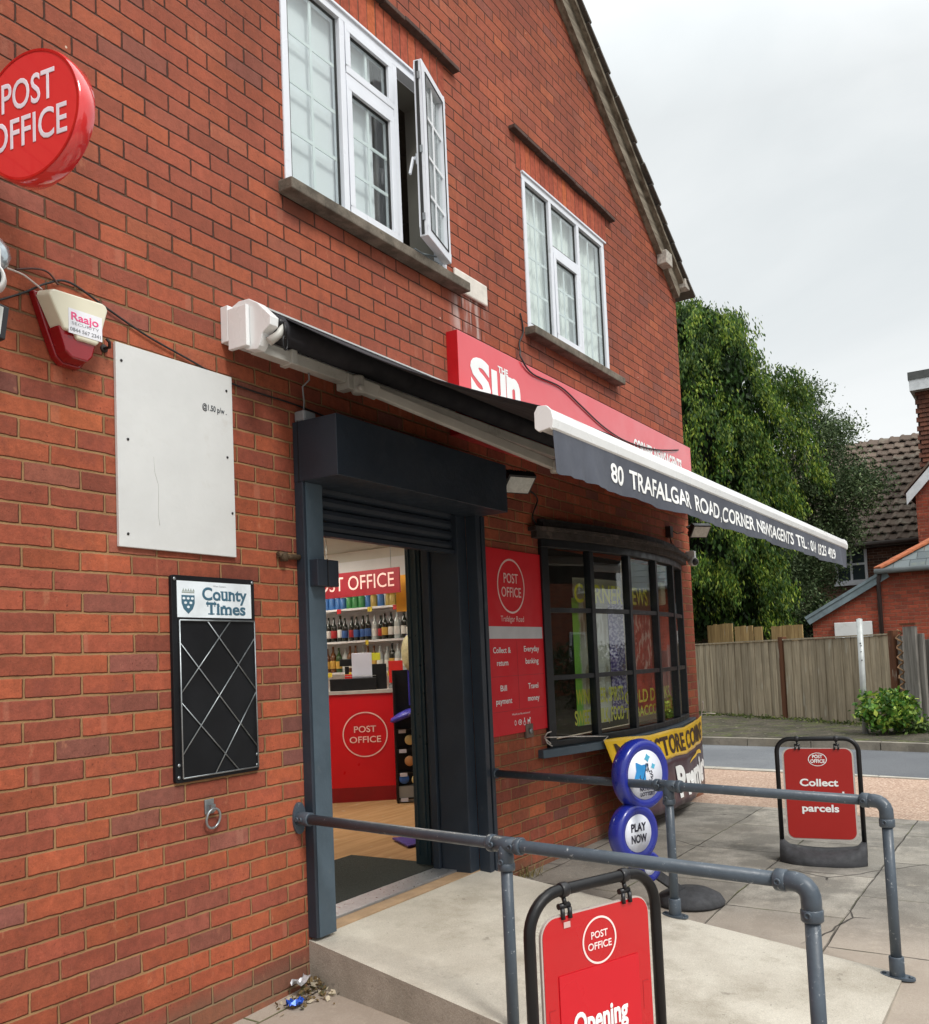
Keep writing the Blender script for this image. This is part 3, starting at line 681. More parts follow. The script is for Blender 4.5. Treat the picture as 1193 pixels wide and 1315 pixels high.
mb = MB(); arc_band(mb, 2.192, 2.235, -.03, .075, -.03, 1.03).build('cornice', P('tarred_cornice', lin('#3c3532'), .75, .35, 9, .006, stain=(lin('#6b6058'), 7, .55, .6)), bay)
mb = MB(); arc_band(mb, 2.236, 2.262, -.03, .11, -.045, 1.045).build('cornice', P('tarred_cornice', ''), bay)
mb = MB()
for z0, z1, o0, o1 in ((2.262, 2.30, -.03, .06), (2.30, 2.33, -.03, .03)): arc_band(mb, z0, z1, o0, o1, 0, 1)
mb.build('lead_flashing', P('lead_flashing', lin('#2c2a2a'), .7, .3, 9, .006), bay)
mb = MB(); arc_band(mb, .762, .805, -.03, .03); mb.build('bottom_rail', BWP, bay, bevel=.003)
mb = MB(); arc_band(mb, .705, .760, -.03, .085, -.045, 1.02); mb.build('sill', GREYBLUE, bay, bevel=.004)
def post_at(t, wd, z0, z1, o0=-.03, o1=.03):
    p = arcpt(t); q = arcpt(t+.001); d = (q-p).normalized(); nrm = Vector((d.y, -d.x, 0)); b = MB()
    b.prism([(-wd/2, o0), (wd/2, o0), (wd/2, o1), (-wd/2, o1)], lambda a, c: p+d*a+nrm*c+Vector((0,0,z0)), lambda a, c: p+d*a+nrm*c+Vector((0,0,z1))); return b
for k in range(6):
    wd = .07 if k in (0, 5) else .046
    post_at((.012 if k == 0 else .988 if k == 5 else k/5), wd, .805, 2.135).build('mullion', BWP, bay, bevel=.003)
for z in (1.232, 1.70):
    mb = MB(); arc_band(mb, z-.016, z+.016, -.02, .022); mb.build('glazing_bar', BWP, bay)
zs = (.805, 1.232, 1.70, 2.135)
for k in range(5):
    for j in range(3):
        a = arcpt(k/5+.012); b = arcpt((k+1)/5-.012); jit = random.uniform(-.003, .003)
        mb = MB(); nn_ = Vector(((b-a).y, -(b-a).x, 0)).normalized()
        z0, z1 = zs[j]+.01, zs[j+1]-.01
        vs = [a+nn_*jit, b-nn_*jit]; mb.add([(v.x+nn_.x*o, v.y+nn_.y*o, z) for v in vs for o in (-.004, 0) for z in (z0, z1)], [(0,1,3,2), (4,6,7,5), (0,4,5,1), (2,3,7,6), (1,5,7,3), (0,2,6,4)])
        mb.build('pane', GLASS2, bay)
mb = MB(); mb.box((3.70, .60, .7), (6.64, .62, 2.5)); mb.box((3.62, .245, .7), (3.68, .62, 2.5)).box((3.70, .245, 2.36), (6.64, .60, 2.38)); mb.build('added_dark_screen', P('added_screen_dark', '#3b3836', .85, .1, 2), shop)  # dark boards added behind the panes to stand in for the dim interior
# posters hung just inside the bow window
def on_arc(off): 
    def f(u, v):
        t = (u-BX0)/(BX1-BX0); p = arcpt(t, off); return (p.x, p.y, v)
    return f
def poster(name, u0, u1, z0, z1, mat_, label, off=-.085):
    mb = MB(); n = 10; f = on_arc(off); f2 = on_arc(off-.002); us = fr(u0, u1, n); vs = []
    for u in us: vs += [f(u, z0), f(u, z1), f2(u, z0), f2(u, z1)]
    fs = []
    for k in range(n): a = 4*k; b = a+4; fs += [(a, b, b+1, a+1), (a+2, a+3, b+3, b+2), (a+1, b+1, b+3, a+3), (a, a+2, b+2, b)]
    fs += [(0, 1, 3, 2), (4*n, 4*n+2, 4*n+3, 4*n+1)]; mb.add(vs, fs); o = mb.build(name, mat_); return tag(o, label, 'poster', 'posters inside the bow window')
def art_mat(name, kind):
    n = NT(name); o = n.obj(); nz = n.noise(o, 7, 5, .65); n2_ = n.noise(n.scl(o, 1, 1, .35), 9, 3)
    if kind == 'green':
        x, y, z = n.sep(o); c = n.mix(n.rng(n.m('ADD', x, n.m('MULTIPLY', nz, .12)), .02, .06), lin('#86bd48'), n.mix(n.rng(n2_, .45, .6), lin('#d0cdbc'), lin('#8a775a')))
    elif kind == 'white':
        c = n.mix(n.rng(n2_, .5, .62), lin('#d2cfc8'), lin('#a09682'))
    elif kind == 'purple':
        c = n.mix(n.rng(n.noise(n.scl(o, 1, 1, 1.6), 26, 3), .48, .56), lin('#5a4590'), lin('#b4a9cc')); c = n.mix(n.rng(nz, .55, .7), c, lin('#8f6a4a'))
    elif kind == 'red':
        c = n.mix(n.rng(n.noise(n.scl(o, 1, 1, .5), 18, 3), .5, .6), lin('#b04a42'), lin('#d6b8ae')); c = n.mix(n.rng(nz, .52, .6), c, lin('#8a2c28'))
    else:
        c = n.mix(n.rng(nz, .5, .62), lin('#b5463a'), lin('#8a342e'))
    return n.base(c, .5, .4)
def UA(px, z, off):      # where along the bow the measured column lies
    best = min(range(401), key=lambda k: abs(proj_px(arcpt(k/400, off).x, arcpt(k/400, off).y, z)-px)); return BX0+(BX1-BX0)*best/400
def proj_px(x, y, z):
    d = np.array([x, y, z])-CAM; return PPX+FPX*(d@CR)/(d@CF)
PO_ = [(738, 758, .87, 1.80, 'green', 'green and cream poster nearest the left of the bow window'), (762, 783, .87, 1.80, 'white', 'whitish poster between the green and the purple posters'), (784, 803, .92, 1.80, 'purple', 'purple patterned poster right of the whitish one'),
       (808, 836, 1.22, 1.70, 'red', 'pink and red patterned poster right of the purple one'), (808, 862, .87, 1.21, 'plain', 'brownish red poster low in the right half of the bow window'), (842, 862, 1.22, 1.70, 'dull', 'dull red poster in the far right panes'), (736, 812, 1.735, 1.95, 'strip', 'drab strip behind the yellow shop name at the top of the bow window')]
for k, (pa, pb, z0, z1, kind, lab) in enumerate(PO_):
    of = -.085-.008*(k % 2); m_ = P('clear_backing', '#a8a28c', .6, .1, 6) if kind == 'strip' else art_mat(kind+'_poster_print', kind)
    poster('poster', UA(pa, (z0+z1)/2, of), UA(pb, (z0+z1)/2, of), z0, z1, m_, lab, of)
YL = P('yellow_vinyl', '#cfc93a', .45, .06); 
def win_text(s, pa, pb, z, h_):
    u0 = UA(pa, z, -.034); w_ = UA(pb, z, -.034)-u0; m_ = YL
    mb = MB(); f = on_arc(-.034); text(mb, s, lambda u, v: f(u0+u, z+v), w=w_, h=h_, bold=.02); o = mb.build('lettering', m_, bay, recalc=False); return o
for a_ in (('CORNER NEWS', 738, 832, 1.765, .135), ('WINE, BEER, SPIRITS', 741, 801, 1.03, .105), ('SWEETS, MILK, FOOD', 739, 802, .885, .10), ('COLD DRINKS.', 803, 861, .99, .10), ('TOBACCO, PAPER', 803, 862, .88, .08)): win_text(*a_)
# meter box seen inside the last pane
bx = MB(); qx = UA(849, 1.88, -.05); qy = arcpt((qx-BX0)/(BX1-BX0), -.05).y; qx = arcpt((qx-BX0)/(BX1-BX0), -.05).x; bx.box((qx, qy, 1.79), (qx+.12, qy+.13, 1.99)); tag(bx.build('wall_box', P('yellowed_plastic', '#c9c4a8', .5, .05), bevel=.015), 'cream plastic box inside the far right pane of the bow window', 'box')
# ------------------------------------------------------------------ awning
aw = thing('awning', (3.9, 0, 2.7), 'half open black shop awning with white front bar and lettered grey valance', 'awning')
mb = MB(); mb.box((.934, -.045, 2.795), (6.76, -.001, 2.955)).box((.934, -.155, 2.755), (.955, -.045, 2.935)); mb.build('back_plate', WCOAT, aw, bevel=.003)
def capprof(y0=-.045): return [(y0, 2.952), (y0, 2.80), (-.13, 2.745), (-.19, 2.735), (-.205, 2.75), (-.225, 2.80), (-.27, 2.825), (-.275, 2.862), (-.20, 2.935), (-.15, 2.965), (-.09, 2.968)]
for xa in (.958, 6.70):
    mb = MB(); mb.prism(capprof(), lambda a, b: (xa, a, b), lambda a, b: (xa+.05, a, b)); mb.build('end_cap', WCOAT, aw, bevel=.003)
mb = MB(); vs = []
mb.prism([(-.06, 2.952), (-.06, 2.968), (-.15, 2.960), (-.178, 2.945), (-.176, 2.938), (-.15, 2.952)], lambda a, b: (1.01, a, b), lambda a, b: (6.70, a, b)); mb.build('hood', WCOAT, aw)
mb = MB(); mb.tube([(1.012, -.165, 2.868), (6.695, -.165, 2.868)], .062, 20); mb.build('roller_tube', P('black_canvas', (.014, .014, .019), .8, .25, 4, .001), aw)
mb = MB(); mb.tube([(1.03, -.13, 2.765), (6.68, -.13, 2.765)], .0, 4) if 0 else None
mb.box((1.01, -.155, 2.745), (6.69, -.10, 2.80)); mb.build('torsion_bar', CREAMC, aw, bevel=.003)
# canvas from roller to front bar
mb = MB(); nx, ny = 30, 14; FX0, FX1 = 1.115, 6.655
def fab(u, v):       # u along, v outward
    y = -.19-1.275*v; z = 2.924-.647*v-.035*math.sin(math.pi*v)-.006*math.sin(u*40)*v-.008*math.sin(u*13+v*4)*v; return Vector((FX0+(FX1-FX0)*u, y, z))
vs = [fab(i/nx, j/ny) for j in range(ny+1) for i in range(nx+1)]; vs2 = [v-Vector((0,0,.004)) for v in vs]; n1 = len(vs)
fs = []
for j in range(ny):
    for i in range(nx):
        a = j*(nx+1)+i; fs += [(a, a+1, a+nx+2, a+nx+1), (n1+a, n1+a+nx+1, n1+a+nx+2, n1+a+1)]
    a = j*(nx+1); fs += [(a, a+nx+1, n1+a+nx+1, n1+a), (a+nx, n1+a+nx, n1+a+2*nx+1, a+2*nx+1)]
mb.smooth = True; mb.add(vs+vs2, fs); mb.build('canopy', P('black_canvas', ''), aw, recalc=False)
# front bar
FB = [(-1.478, 2.205), (-1.484, 2.198), (-1.49, 2.205), (-1.495, 2.235), (-1.487, 2.262), (-1.468, 2.282), (-1.44, 2.285), (-1.425, 2.262), (-1.425, 2.212), (-1.44, 2.198)]
mb = MB(); mb.prism(FB, lambda a, b: (1.125, a, b), lambda a, b: (6.66, a, b)); mb.build('front_bar', WCOAT, aw, bevel=.002)
for xa in (1.108, 6.66):
    mb = MB(); mb.prism([(a*1.0+(.004 if a > -1.45 else -.003), b+(.004 if b > 2.24 else -.004)) for a, b in FB], lambda a, b: (xa, a, b), lambda a, b: (xa+.017, a, b))
    mb.build('bar_end_cap', WCOAT, aw, bevel=.002)
# valance
def wave(x, z): k = max(0., (2.20-z)/.16); return -1.484-k*(.010*math.sin(x*5.2+.6)+.006*math.sin(x*13+1.2)+.004*math.sin(x*31))-.004*k+(.012*k*math.exp(-((x-1.3)/.25)**2))*math.sin(x*60)*.6
mb = MB(); nx, nz_ = 260, 6; vs = []
for j in range(nz_+1):
    for i in range(nx+1):
        x = 1.13+(6.665-1.13)*i/nx; z = 2.20-.163*j/nz_-(.004*math.sin(x*9) if j == nz_ else 0); vs.append((x, wave(x, z), z))
n1 = len(vs); vs += [(a, b+.002, c) for a, b, c in vs]; fs = []
for j in range(nz_):
    for i in range(nx):
        a = j*(nx+1)+i; fs += [(a, a+1, a+nx+2, a+nx+1), (n1+a, n1+a+nx+1, n1+a+nx+2, n1+a+1)]
    a = j*(nx+1); fs += [(a, a+nx+1, n1+a+nx+1, n1+a), (a+nx, n1+a+nx, n1+a+2*nx+1, a+2*nx+1)]
mb.smooth = True; mb.add(vs, fs); val = mb.build('valance', P('grey_canvas_valance', lin('#4b4f59'), .8, .10, 5, .001), aw, recalc=False)
mb = MB()
for s, a, b, zb in (('80', 1.625, 1.775, 2.079), ('TRAFALGAR', 1.83, 2.60, 2.079), ('ROAD', 2.66, 3.075, 2.078), (',', 3.10, 3.125, 2.078), ('CORNER', 3.15, 3.73, 2.078), ('NEWSAGENTS', 3.79, 4.72, 2.077), ('TEL', 4.79, 5.10, 2.077), (':', 5.15, 5.17, 2.077), ('014', 5.24, 5.44, 2.075), ('0325', 5.52, 5.80, 2.075), ('4929', 5.86, 6.13, 2.075)):
    text(mb, s, lambda u, v: (a+u, wave(a+u, zb+v)-.0025, zb+v), w=b-a, h=(.078 if s not in (',',) else .078), bold=.022)
mb.build('lettering', LETT, val, recalc=False)
# folding arms
for sx, ex, fx in ((1.66, 2.62, 1.85), (6.1, 5.1, 5.95)):
    S = Vector((sx, -.17, 2.745)); Ev = Vector((ex, -.75, 2.405)); F = Vector((fx, -1.44, 2.215))
    mb = MB(); mb.bar(S, Ev, .035, .05); arm = mb.build('arm', CREAMC, aw, bevel=.006)
    mb = MB(); mb.bar(Ev+Vector((0,0,-.004)), F, .03, .042); mb.build('forearm', CREAMC, aw, bevel=.006)
    mb = MB(); mb.lathe([(0,-.035),(.032,-.035),(.036,-.02),(.036,.02),(.032,.035),(0,.035)], Ev); mb.build('elbow', CREAMC, aw)
    mb = MB(); mb.box(S+Vector((-.07, .0, -.03)), S+Vector((-.015, .08, .045))); mb.lathe([(0,-.045),(.03,-.045),(.035,-.03),(.035,.03),(.03,.045),(0,.045)], S); mb.lathe([(0,-.012),(.016,-.012),(.016,.012),(0,.012)], S+Vector((-.035,-.045,-.03)), M=Matrix.Rotation(R(90), 4, 'X')); mb.bar(S+Vector((.0, 0, 0)), S+(Ev-S)*.09, .05, .065)
    mb.build('shoulder', CREAMC, aw, bevel=.005)
mb = MB(); mb.box((1.20, -.17, 2.738), (1.235, -.09, 2.805)); mb.build('bracket', CREAMC, aw, bevel=.003)
mb = MB(); c0 = Vector((1.03, -.262, 2.85)); mb.lathe([(0,-.02),(.018,-.02),(.02,0),(.012,.02),(0,.02)], c0, M=Matrix.Rotation(R(90), 4, 'Y')).tube([c0+Vector((0,-.02,0)), c0+Vector((.0,-.028,-.03)), c0+Vector((0,-.024,-.07))], .007, 8)
mb.tube([c0+Vector((.0,-.024,-.06))+Vector((.014*math.sin(a), 0, -.03+.03*math.cos(a))) for a in [2*math.pi*k/14 for k in range(15)]], .0045, 6); mb.build('gear_loop', BLACKP, aw)
mb = MB(); mb.tube([(.985, -.235, 2.765), (1.02, -.262, 2.80), (1.035, -.275, 2.845)], [.02, .018, .012], 8); mb.build('gear_arm', CREAMC, aw)
# junction box on top of the shutter box, with its flex up to the awning
jb = MB(); jb.box((1.375, -.07, 2.5315), (1.46, -.005, 2.585)); j_ = tag(jb.build('junction_box', P('grey_plastic', '#8f9296', .5, .1), bevel=.01), 'small grey connection box on top of the dark shutter housing', 'junction box')
mb = MB(); pts = [(1.41, -.035, 2.58), (1.40, -.05, 2.63), (1.37, -.07, 2.69), (1.385, -.10, 2.72), (1.36, -.12, 2.745)]
mb.tube(pts, .0045, 6); mb.build('flex', P('grey_flex', '#77797c', .5), j_)
# ------------------------------------------------------------------ signs on the wall
fs_ = thing('fascia_sign', (4.8, 0, 2.7), 'long red fascia sign above the awning reading The Sun and Corner Newsagents', 'fascia sign')
mb = MB(); mb.box((2.735, -.08, 2.72), (6.90, -.001, 3.352)); mb.build('panel', P('fascia_red', lin('#dd3f49'), .38, .03, 1.5, coat=1., spec=.5), fs_, bevel=.003)
mb = MB(); mb.box((2.7335, -.079, 2.721), (2.735, -.001, 3.351)); mb.build('edge_trim', P('dark_red_edge', lin('#b3121c'), .4), fs_)
fy = on_wall(-.0818); mb = MB()
text(mb, 'S', lambda u, v: fy(2.865+u, 3.00+v), w=.235, h=.235, bold=.05); text(mb, 'un', lambda u, v: fy(3.115+u, 3.00+v), w=.37, h=.30, bold=.05)
text(mb, 'THE', lambda u, v: fy(3.20+u, 3.205+v), w=.13, h=.042, bold=.04); mb.build('lettering', LETT, fs_, recalc=False)
mb = MB(); text(mb, 'CORNER NEWSAGENTS', lambda u, v: fy(5.44+u, 3.075+v), w=1.18, h=.11, bold=.04); mb.build('lettering', LETT, fs_, recalc=False)
# projecting round sign
DC = Vector((.30, .0, 0))
ps = thing('projecting_sign', (.40, -.10, 3.7), 'round glossy red Post Office sign projecting from the wall', 'sign')
PC = D(37, 147, 2.92); PR = .211; PS, PN = math.sin(R(10)), math.cos(R(10))
mb = MB(); Mx = Matrix.Translation(PC) @ Matrix(((PS, 0, -PN, 0), (-PN, 0, -PS, 0), (0, 1, 0, 0), (0, 0, 0, 1)))      # turned a little towards the pavement
mb.M = Mx; disc(mb, (0, 0), PR-.008, lambda a, b: (a, b, .0), 72); mb.lathe([(PR-.008, .0), (PR, -.008), (PR, -.062), (PR-.008, -.07), (0, -.07)], seg=72); mb.build('drum', P('gloss_sign_red', lin('#db3436'), .12, .03, 1, coat=1.0), ps)
fq = lambda u, v: (PC.x+PS*u-.0018*PN, PC.y-PN*u-.0018*PS, PC.z+v)
mb = MB(); ring(mb, (0, 0), PR-.012, PR-.004, fq, 72); mb.build('rim', P('gloss_rim_red', lin('#b81414'), .12, coat=1.0), ps, recalc=False)
mb = MB(); text(mb, 'POST', lambda u, v: fq(u-.002, .030+v), w=.225, h=.095, bold=.012, anchor='c'); text(mb, 'OFFICE', lambda u, v: fq(u-.004, -.094+v), w=.325, h=.095, bold=.012, anchor='c'); mb.build('lettering', P('lilac_white_lettering', '#e3dbe6', .4), ps, recalc=False)
mb = MB(); mb.tube([(PC.x+.05, PC.y+PR-.01, PC.z), (PC.x+.05, 0, PC.z)], .022, 12).box((PC.x-.0, -.012, PC.z-.12), (PC.x+.10, -.001, PC.z+.12)); mb.build('bracket', BLK, ps)
# alarm box
CREAM = P('cream_plastic', '#d9d5bf', .4, .05, 4, coat=.2); REDP = P('dark_red_plastic', lin('#8a0d18'), .2, .08, 4, coat=.5)
al = thing('alarm_box', (.17, 0, 2.62), 'cream intruder alarm box with a dark red lower lens and a sticker', 'alarm box')
cr = [(.052, 2.735), (.045, 2.715), (.105, 2.60), (.150, 2.598), (.160, 2.575), (.248, 2.575), (.258, 2.59), (.298, 2.725), (.290, 2.742), (.275, 2.748), (.07, 2.742)]
ctr = Vector((.172, 0, 2.66))
def ins(k, y): return lambda a, b: (ctr.x+(a-ctr.x)*k, y, ctr.z+(b-ctr.z)*k)
mb = MB(); mb.prism(cr, ins(.93, -.10), ins(1.03, -.035)); mb.build('cover', CREAM, al, bevel=.006)
rd = [(.04, 2.735), (.085, 2.61), (.12, 2.525), (.145, 2.505), (.215, 2.505), (.235, 2.53), (.262, 2.60), (.295, 2.73)]
mb = MB(); mb.prism(rd, ins(1.04, -.034), ins(1.05, -.001)); lo = [(.09, 2.615), (.12, 2.528), (.145, 2.508), (.212, 2.508), (.232, 2.53), (.255, 2.615)]
mb.prism(lo, ins(.97, -.088), ins(1.02, -.034)); mb.build('lens', REDP, al, bevel=.005)
mb = MB(); mb.box((.125, -.1015, 2.595), (.262, -.1005, 2.685)); st = mb.build('sticker', P('pale_sticker', '#dfe0e6', .4), al)
mb = MB(); text(mb, 'Raajo', lambda u, v: (.135+u, -.1022, 2.645+v), w=.112, h=.028, bold=.02); mb.build('lettering', P('pink_lettering', '#dd4f82', .5), al, recalc=False)
mb = MB(); text(mb, 'SECURITY', lambda u, v: (.137+u, -.1022, 2.628+v), w=.112, h=.010); text(mb, '0844 567 2341', lambda u, v: (.130+u, -.1022, 2.604+v), w=.125, h=.013, bold=.01); mb.build('lettering', P('grey_lettering', '#8a8c92', .5), al, recalc=False)
# white board
wb = MB(); wb.box((.383, -.016, 1.862), (.976, -.001, 2.652)); wb = tag(wb.build('notice_board', WHITED, bevel=.002), 'blank white painted board screwed to the bricks, with small @1.50 p/w lettering', 'board')
mb = MB()
for x, z in ((.407, 2.583), (.942, 2.584), (.43, 2.28), (.938, 2.292), (.422, 1.913), (.958, 2.051)): mb.lathe([(0, 0), (.0055, 0), (.0055, .002), (0, .002)], (x, -.0165, z), 10, Matrix.Rotation(R(90), 4, 'X'))
mb.build('screw', BLK, wb)
mb = MB(); text(mb, '@1.50 p/w .', lambda u, v: (.805+u, -.0172, 2.478+v), w=.135, h=.024, bold=.02); mb.build('lettering', P('dark_lettering', lin('#3a3f45'), .5), wb, recalc=False)
mb = MB(); mb.tube([(.55, -.0168, 2.23), (.553, -.0168, 2.17), (.57, -.0168, 2.12), (.566, -.0168, 2.0), (.572, -.0168, 1.96)], .0006, 4); mb.build('crack', P('crack_line', '#a9a8a3', .8), wb)
# newspaper board
nb = thing('newspaper_board', (.85, 0, .95), 'black newspaper board with a white County Times heading and crossed wires', 'poster board')
mb = MB(); mb.prism(rrect(.620, .940, 1.072, 1.768, .012), lambda a, b: (a, -.018, b), lambda a, b: (a, -.001, b)); mb.build('backboard', P('black_board', (.008, .009, .011), .5, .3, 3, spec=.25), nb, bevel=.002)
mb = MB(); mb.box((.646, -.0195, 1.598), (1.050, -.0182, 1.746)); mb.build('header', P('pale_blue_card', '#dfe8ee', .45), nb)
NAVY = P('newspaper_blue', lin('#3f6579'), .5)
def slab_text(mb, s, u0, z, w_, h_, bold=.028):
    text(mb, s, lambda u, v: (u0+u, -.0202, z+v), w=w_, h=h_, bold=bold)
mb = MB(); slab_text(mb, 'County', .775, 1.672, .25, .052); slab_text(mb, 'Times', .795, 1.612, .22, .050)
def serif(x, z, l, t=.005): mb.box((x-l/2, -.0204, z-t/2), (x+l/2, -.0200, z+t/2))
for x, z, l in ((.822, 1.614, .034), (.860, 1.614, .020), (.862, 1.648, .014), (.884, 1.614, .018), (.905, 1.614, .018), (.926, 1.614, .018), (.893, 1.648, .016), (.866, 1.674, .014), (.893, 1.674, .02), (.925, 1.674, .018), (.884, 1.708, .018), (.905, 1.708, .018), (.928, 1.708, .018)): serif(x, z, l)
serif(.804, 1.655, .005, .022); serif(.842, 1.655, .005, .022); mb.build('lettering', NAVY, nb, recalc=False)
mb = MB(); slab_text(mb, 'West Sussex', .835, 1.727, .07, .007, .0); mb.build('lettering', P('grey_lettering', ''), nb, recalc=False)
mb = MB(); sh = [(.668, 1.688), (.735, 1.688), (.735, 1.655), (.725, 1.632), (.7015, 1.612), (.678, 1.632), (.668, 1.655)]
mb.prism(sh, lambda a, b: (a, -.0203, b), lambda a, b: (a, -.0196, b)); crest = mb.build('crest', NAVY, nb)
mb = MB()
for cx, cz in ((.680, 1.675), (.7015, 1.675), (.723, 1.675), (.688, 1.657), (.715, 1.657), (.7015, 1.640)):
    for s in (-1, 1): mb.box((cx-.007, -.0209, cz-.001+s*.003), (cx+.006, -.0204, cz+.001+s*.003)); 
    mb.prism([(cx-.008, cz), (cx, cz+.006), (cx+.008, cz), (cx, cz-.006)], lambda a, b: (a, -.0208, b), lambda a, b: (a, -.0204, b))
mb.build('crest_bird', P('pale_blue_card', ''), nb)
mb = MB()
for k in range(5): mb.prism([(.672+k*.013, 1.704), (.678+k*.013, 1.716), (.684+k*.013, 1.704)], lambda a, b: (a, -.0203, b), lambda a, b: (a, -.0196, b))
mb.box((.670, -.0203, 1.697), (.734, -.0196, 1.702)); mb.build('crown', P('dull_gold', '#9aa49e', .5), nb)
mb = MB(); W_ = .0032; yw = -.026
fx0, fx1, fz0, fz1 = .650, 1.060, .957, 1.586
pts = [(fx0, yw, fz0), (fx1, yw, fz0), (fx1, yw, fz1), (fx0, yw, fz1), (fx0, yw, fz0)]
for a, b in zip(pts[:-1], pts[1:]): mb.tube([a, b], W_, 8)
zz = lambda f: fz1-(fz1-fz0)*f
for (xa, fa), (xb, fb) in (((.925, 0), (fx0, .47)), ((fx1, .12), (fx0, .86)), ((fx1, .49), (.82, 1.0)), ((.795, 0), (fx1, .47)), ((fx0, .14), (fx1, .86)), ((fx0, .52), (.95, 1.0))):
    mb.tube([(xa, yw+.003, zz(fa)), (xb, yw+.003, zz(fb))], .0026, 6)
mb.build('wire_frame', GALV, nb)
mb = MB()
for x, z in ((.634, 1.752), (1.058, 1.755), (.634, .962), (.636, 1.01), (1.058, .965), (1.060, 1.01)): mb.lathe([(0, 0), (.007, 0), (.007, .003), (0, .004)], (x, -.019, z), 12, Matrix.Rotation(R(90), 4, 'X'))
mb.build('screw', GALV, nb)
# tethering ring
rg = thing('wall_ring', (.80, 0, .78), 'galvanised ring hanging from a plate on the bricks below the newspaper board', 'ring')
mb = MB(); mb.box((.775, -.006, .795), (.823, -.001, .855)).box((.788, -.03, .805), (.81, -.006, .835)); mb.build('plate', GALV, rg, bevel=.002)
mb = MB(); mb.tube([(.799+.036*math.sin(a), -.026-.006*math.cos(a), .778+.040*math.cos(a)) for a in [2*math.pi*k/28 for k in range(29)]], .0052, 8, caps=False); mb.build('ring', GALV, rg)
# red service panel by the door
rpn = thing('service_panel', (3.41, 0, .9), 'tall red Post Office service panel on the bricks between door and bow window', 'sign')
mb = MB(); mb.box((3.030, -.012, .897), (3.782, -.001, 2.080)); mb.build('panel', P('satin_sign_red', lin('#d2202b'), .55, .04, 2, spec=.3), rpn, bevel=.002)
mb = MB(); mb.box((3.045, -.0135, 1.505), (3.765, -.0125, 1.583)); mb.build('strip', P('pale_grey_strip', '#c3c3c6', .45, .06), rpn)
fw = on_wall(-.0142)
mb = MB(); ring(mb, (3.363, 1.845), .166, .178, fw, 56); text(mb, 'POST', lambda u, v: fw(3.363+u, 1.865+v), w=.185, h=.062, bold=.005, anchor='c'); text(mb, 'OFFICE', lambda u, v: fw(3.363+u, 1.775+v), w=.255, h=.062, bold=.005, anchor='c'); text(mb, 'Trafalgar Road', lambda u, v: fw(3.363+u, 1.615+v), w=.30, h=.036, bold=.0, anchor='c')
mb.build('lettering', PINK, rpn, recalc=False)
mb = MB()
for s, x, z, ww in (('Collect &', 3.21, 1.415, .22), ('return', 3.21, 1.335, .14), ('Everyday', 3.60, 1.42, .21), ('banking', 3.60, 1.34, .18), ('Bill', 3.21, 1.175, .08), ('payment', 3.21, 1.095, .20), ('Travel', 3.60, 1.175, .14), ('money', 3.60, 1.095, .16)):
    text(mb, s, lambda u, v: fw(x+u, z+v), w=ww, h=.036, bold=.01, anchor='c')
text(mb, 'Would you like assistance?', lambda u, v: fw(3.42+u, 1.015+v), w=.24, h=.012, anchor='c')
# little access symbols
for k, (sx_, kind) in enumerate(((3.34, 'ear'), (3.40, 'eye'), (3.46, 'chair'), (3.52, 'dog'))):
    if kind == 'ear': ring(mb, (sx_, .965), .012, .017, fw, 20, .7)
    if kind == 'eye': ring(mb, (sx_, .965), .013, .018, fw, 20, 1.3); disc(mb, (sx_, .965), .007, fw, 12)
    if kind == 'chair': ring(mb, (sx_, .957), .012, .016, fw, 20); disc(mb, (sx_, .985), .006, fw, 10); mb.quad(fw(sx_-.004, .96), fw(sx_+.004, .96), fw(sx_+.004, .98), fw(sx_-.004, .98))
    if kind == 'dog': mb.add([fw(sx_-.018, .945), fw(sx_-.012, .945), fw(sx_-.01, .96), fw(sx_+.008, .96), fw(sx_+.010, .945), fw(sx_+.016, .945), fw(sx_+.016, .972), fw(sx_+.024, .985), fw(sx_+.012, .99), fw(sx_+.006, .974), fw(sx_-.014, .974), fw(sx_-.02, .985)], [tuple(range(12))])
mb.build('lettering', LETT, rpn, recalc=False)
LINE = P('panel_seam', lin('#a3121c'), .5); mb = MB()
for z in (1.265, 1.045): mb.box((3.045, -.0128, z), (3.765, -.0122, z+.003))
mb.box((3.405, -.0128, 1.05), (3.408, -.0122, 1.49)); mb.build('seam', LINE, rpn)
# ------------------------------------------------------------------ small wall things
v_ = MB(); v_.box((2.835, -.022, 3.648), (3.218, -.001, 3.785)); tag(v_.build('wall_vent', P('flaking_vent_paint', '#d6d0c6', .6, .12, 10, .002), bevel=.010), 'small off-white plastered vent cover beside the upper window sill', 'vent')
v_ = MB(); v_.box((3.47, -.02, .855), (3.565, -.001, .945)); o_ = tag(v_.build('socket_box', P('weathered_box', lin('#6b5a50'), .7, .2, 20), bevel=.004), 'small brown weathered socket box below the red service panel', 'box')
mb = MB(); mb.lathe([(0, 0), (.018, 0), (.018, .01), (.010, .012), (0, .012)], (3.517, -.020, .90), 14, Matrix.Rotation(R(90), 4, 'X')); mb.build('socket', GALV, o_)
b_ = MB(); b_.tube([(1.235, -.012, 1.892), (1.30, -.016, 1.888), (1.366, -.02, 1.89)], .013, 8).tube([(1.245, -.001, 1.90), (1.245, -.03, 1.885)], .012, 8); b_.lathe([(0,-.02),(.02,-.02),(.022,0),(.02,.02),(0,.02)], (1.262, -.02, 1.885), 10); tag(b_.build('pipe_stub', P('corroded_brass', '#5b4a38', .7, .4, 30, .003, metal=.4)), 'short corroded pipe stub on the bricks left of the door post', 'pipe')
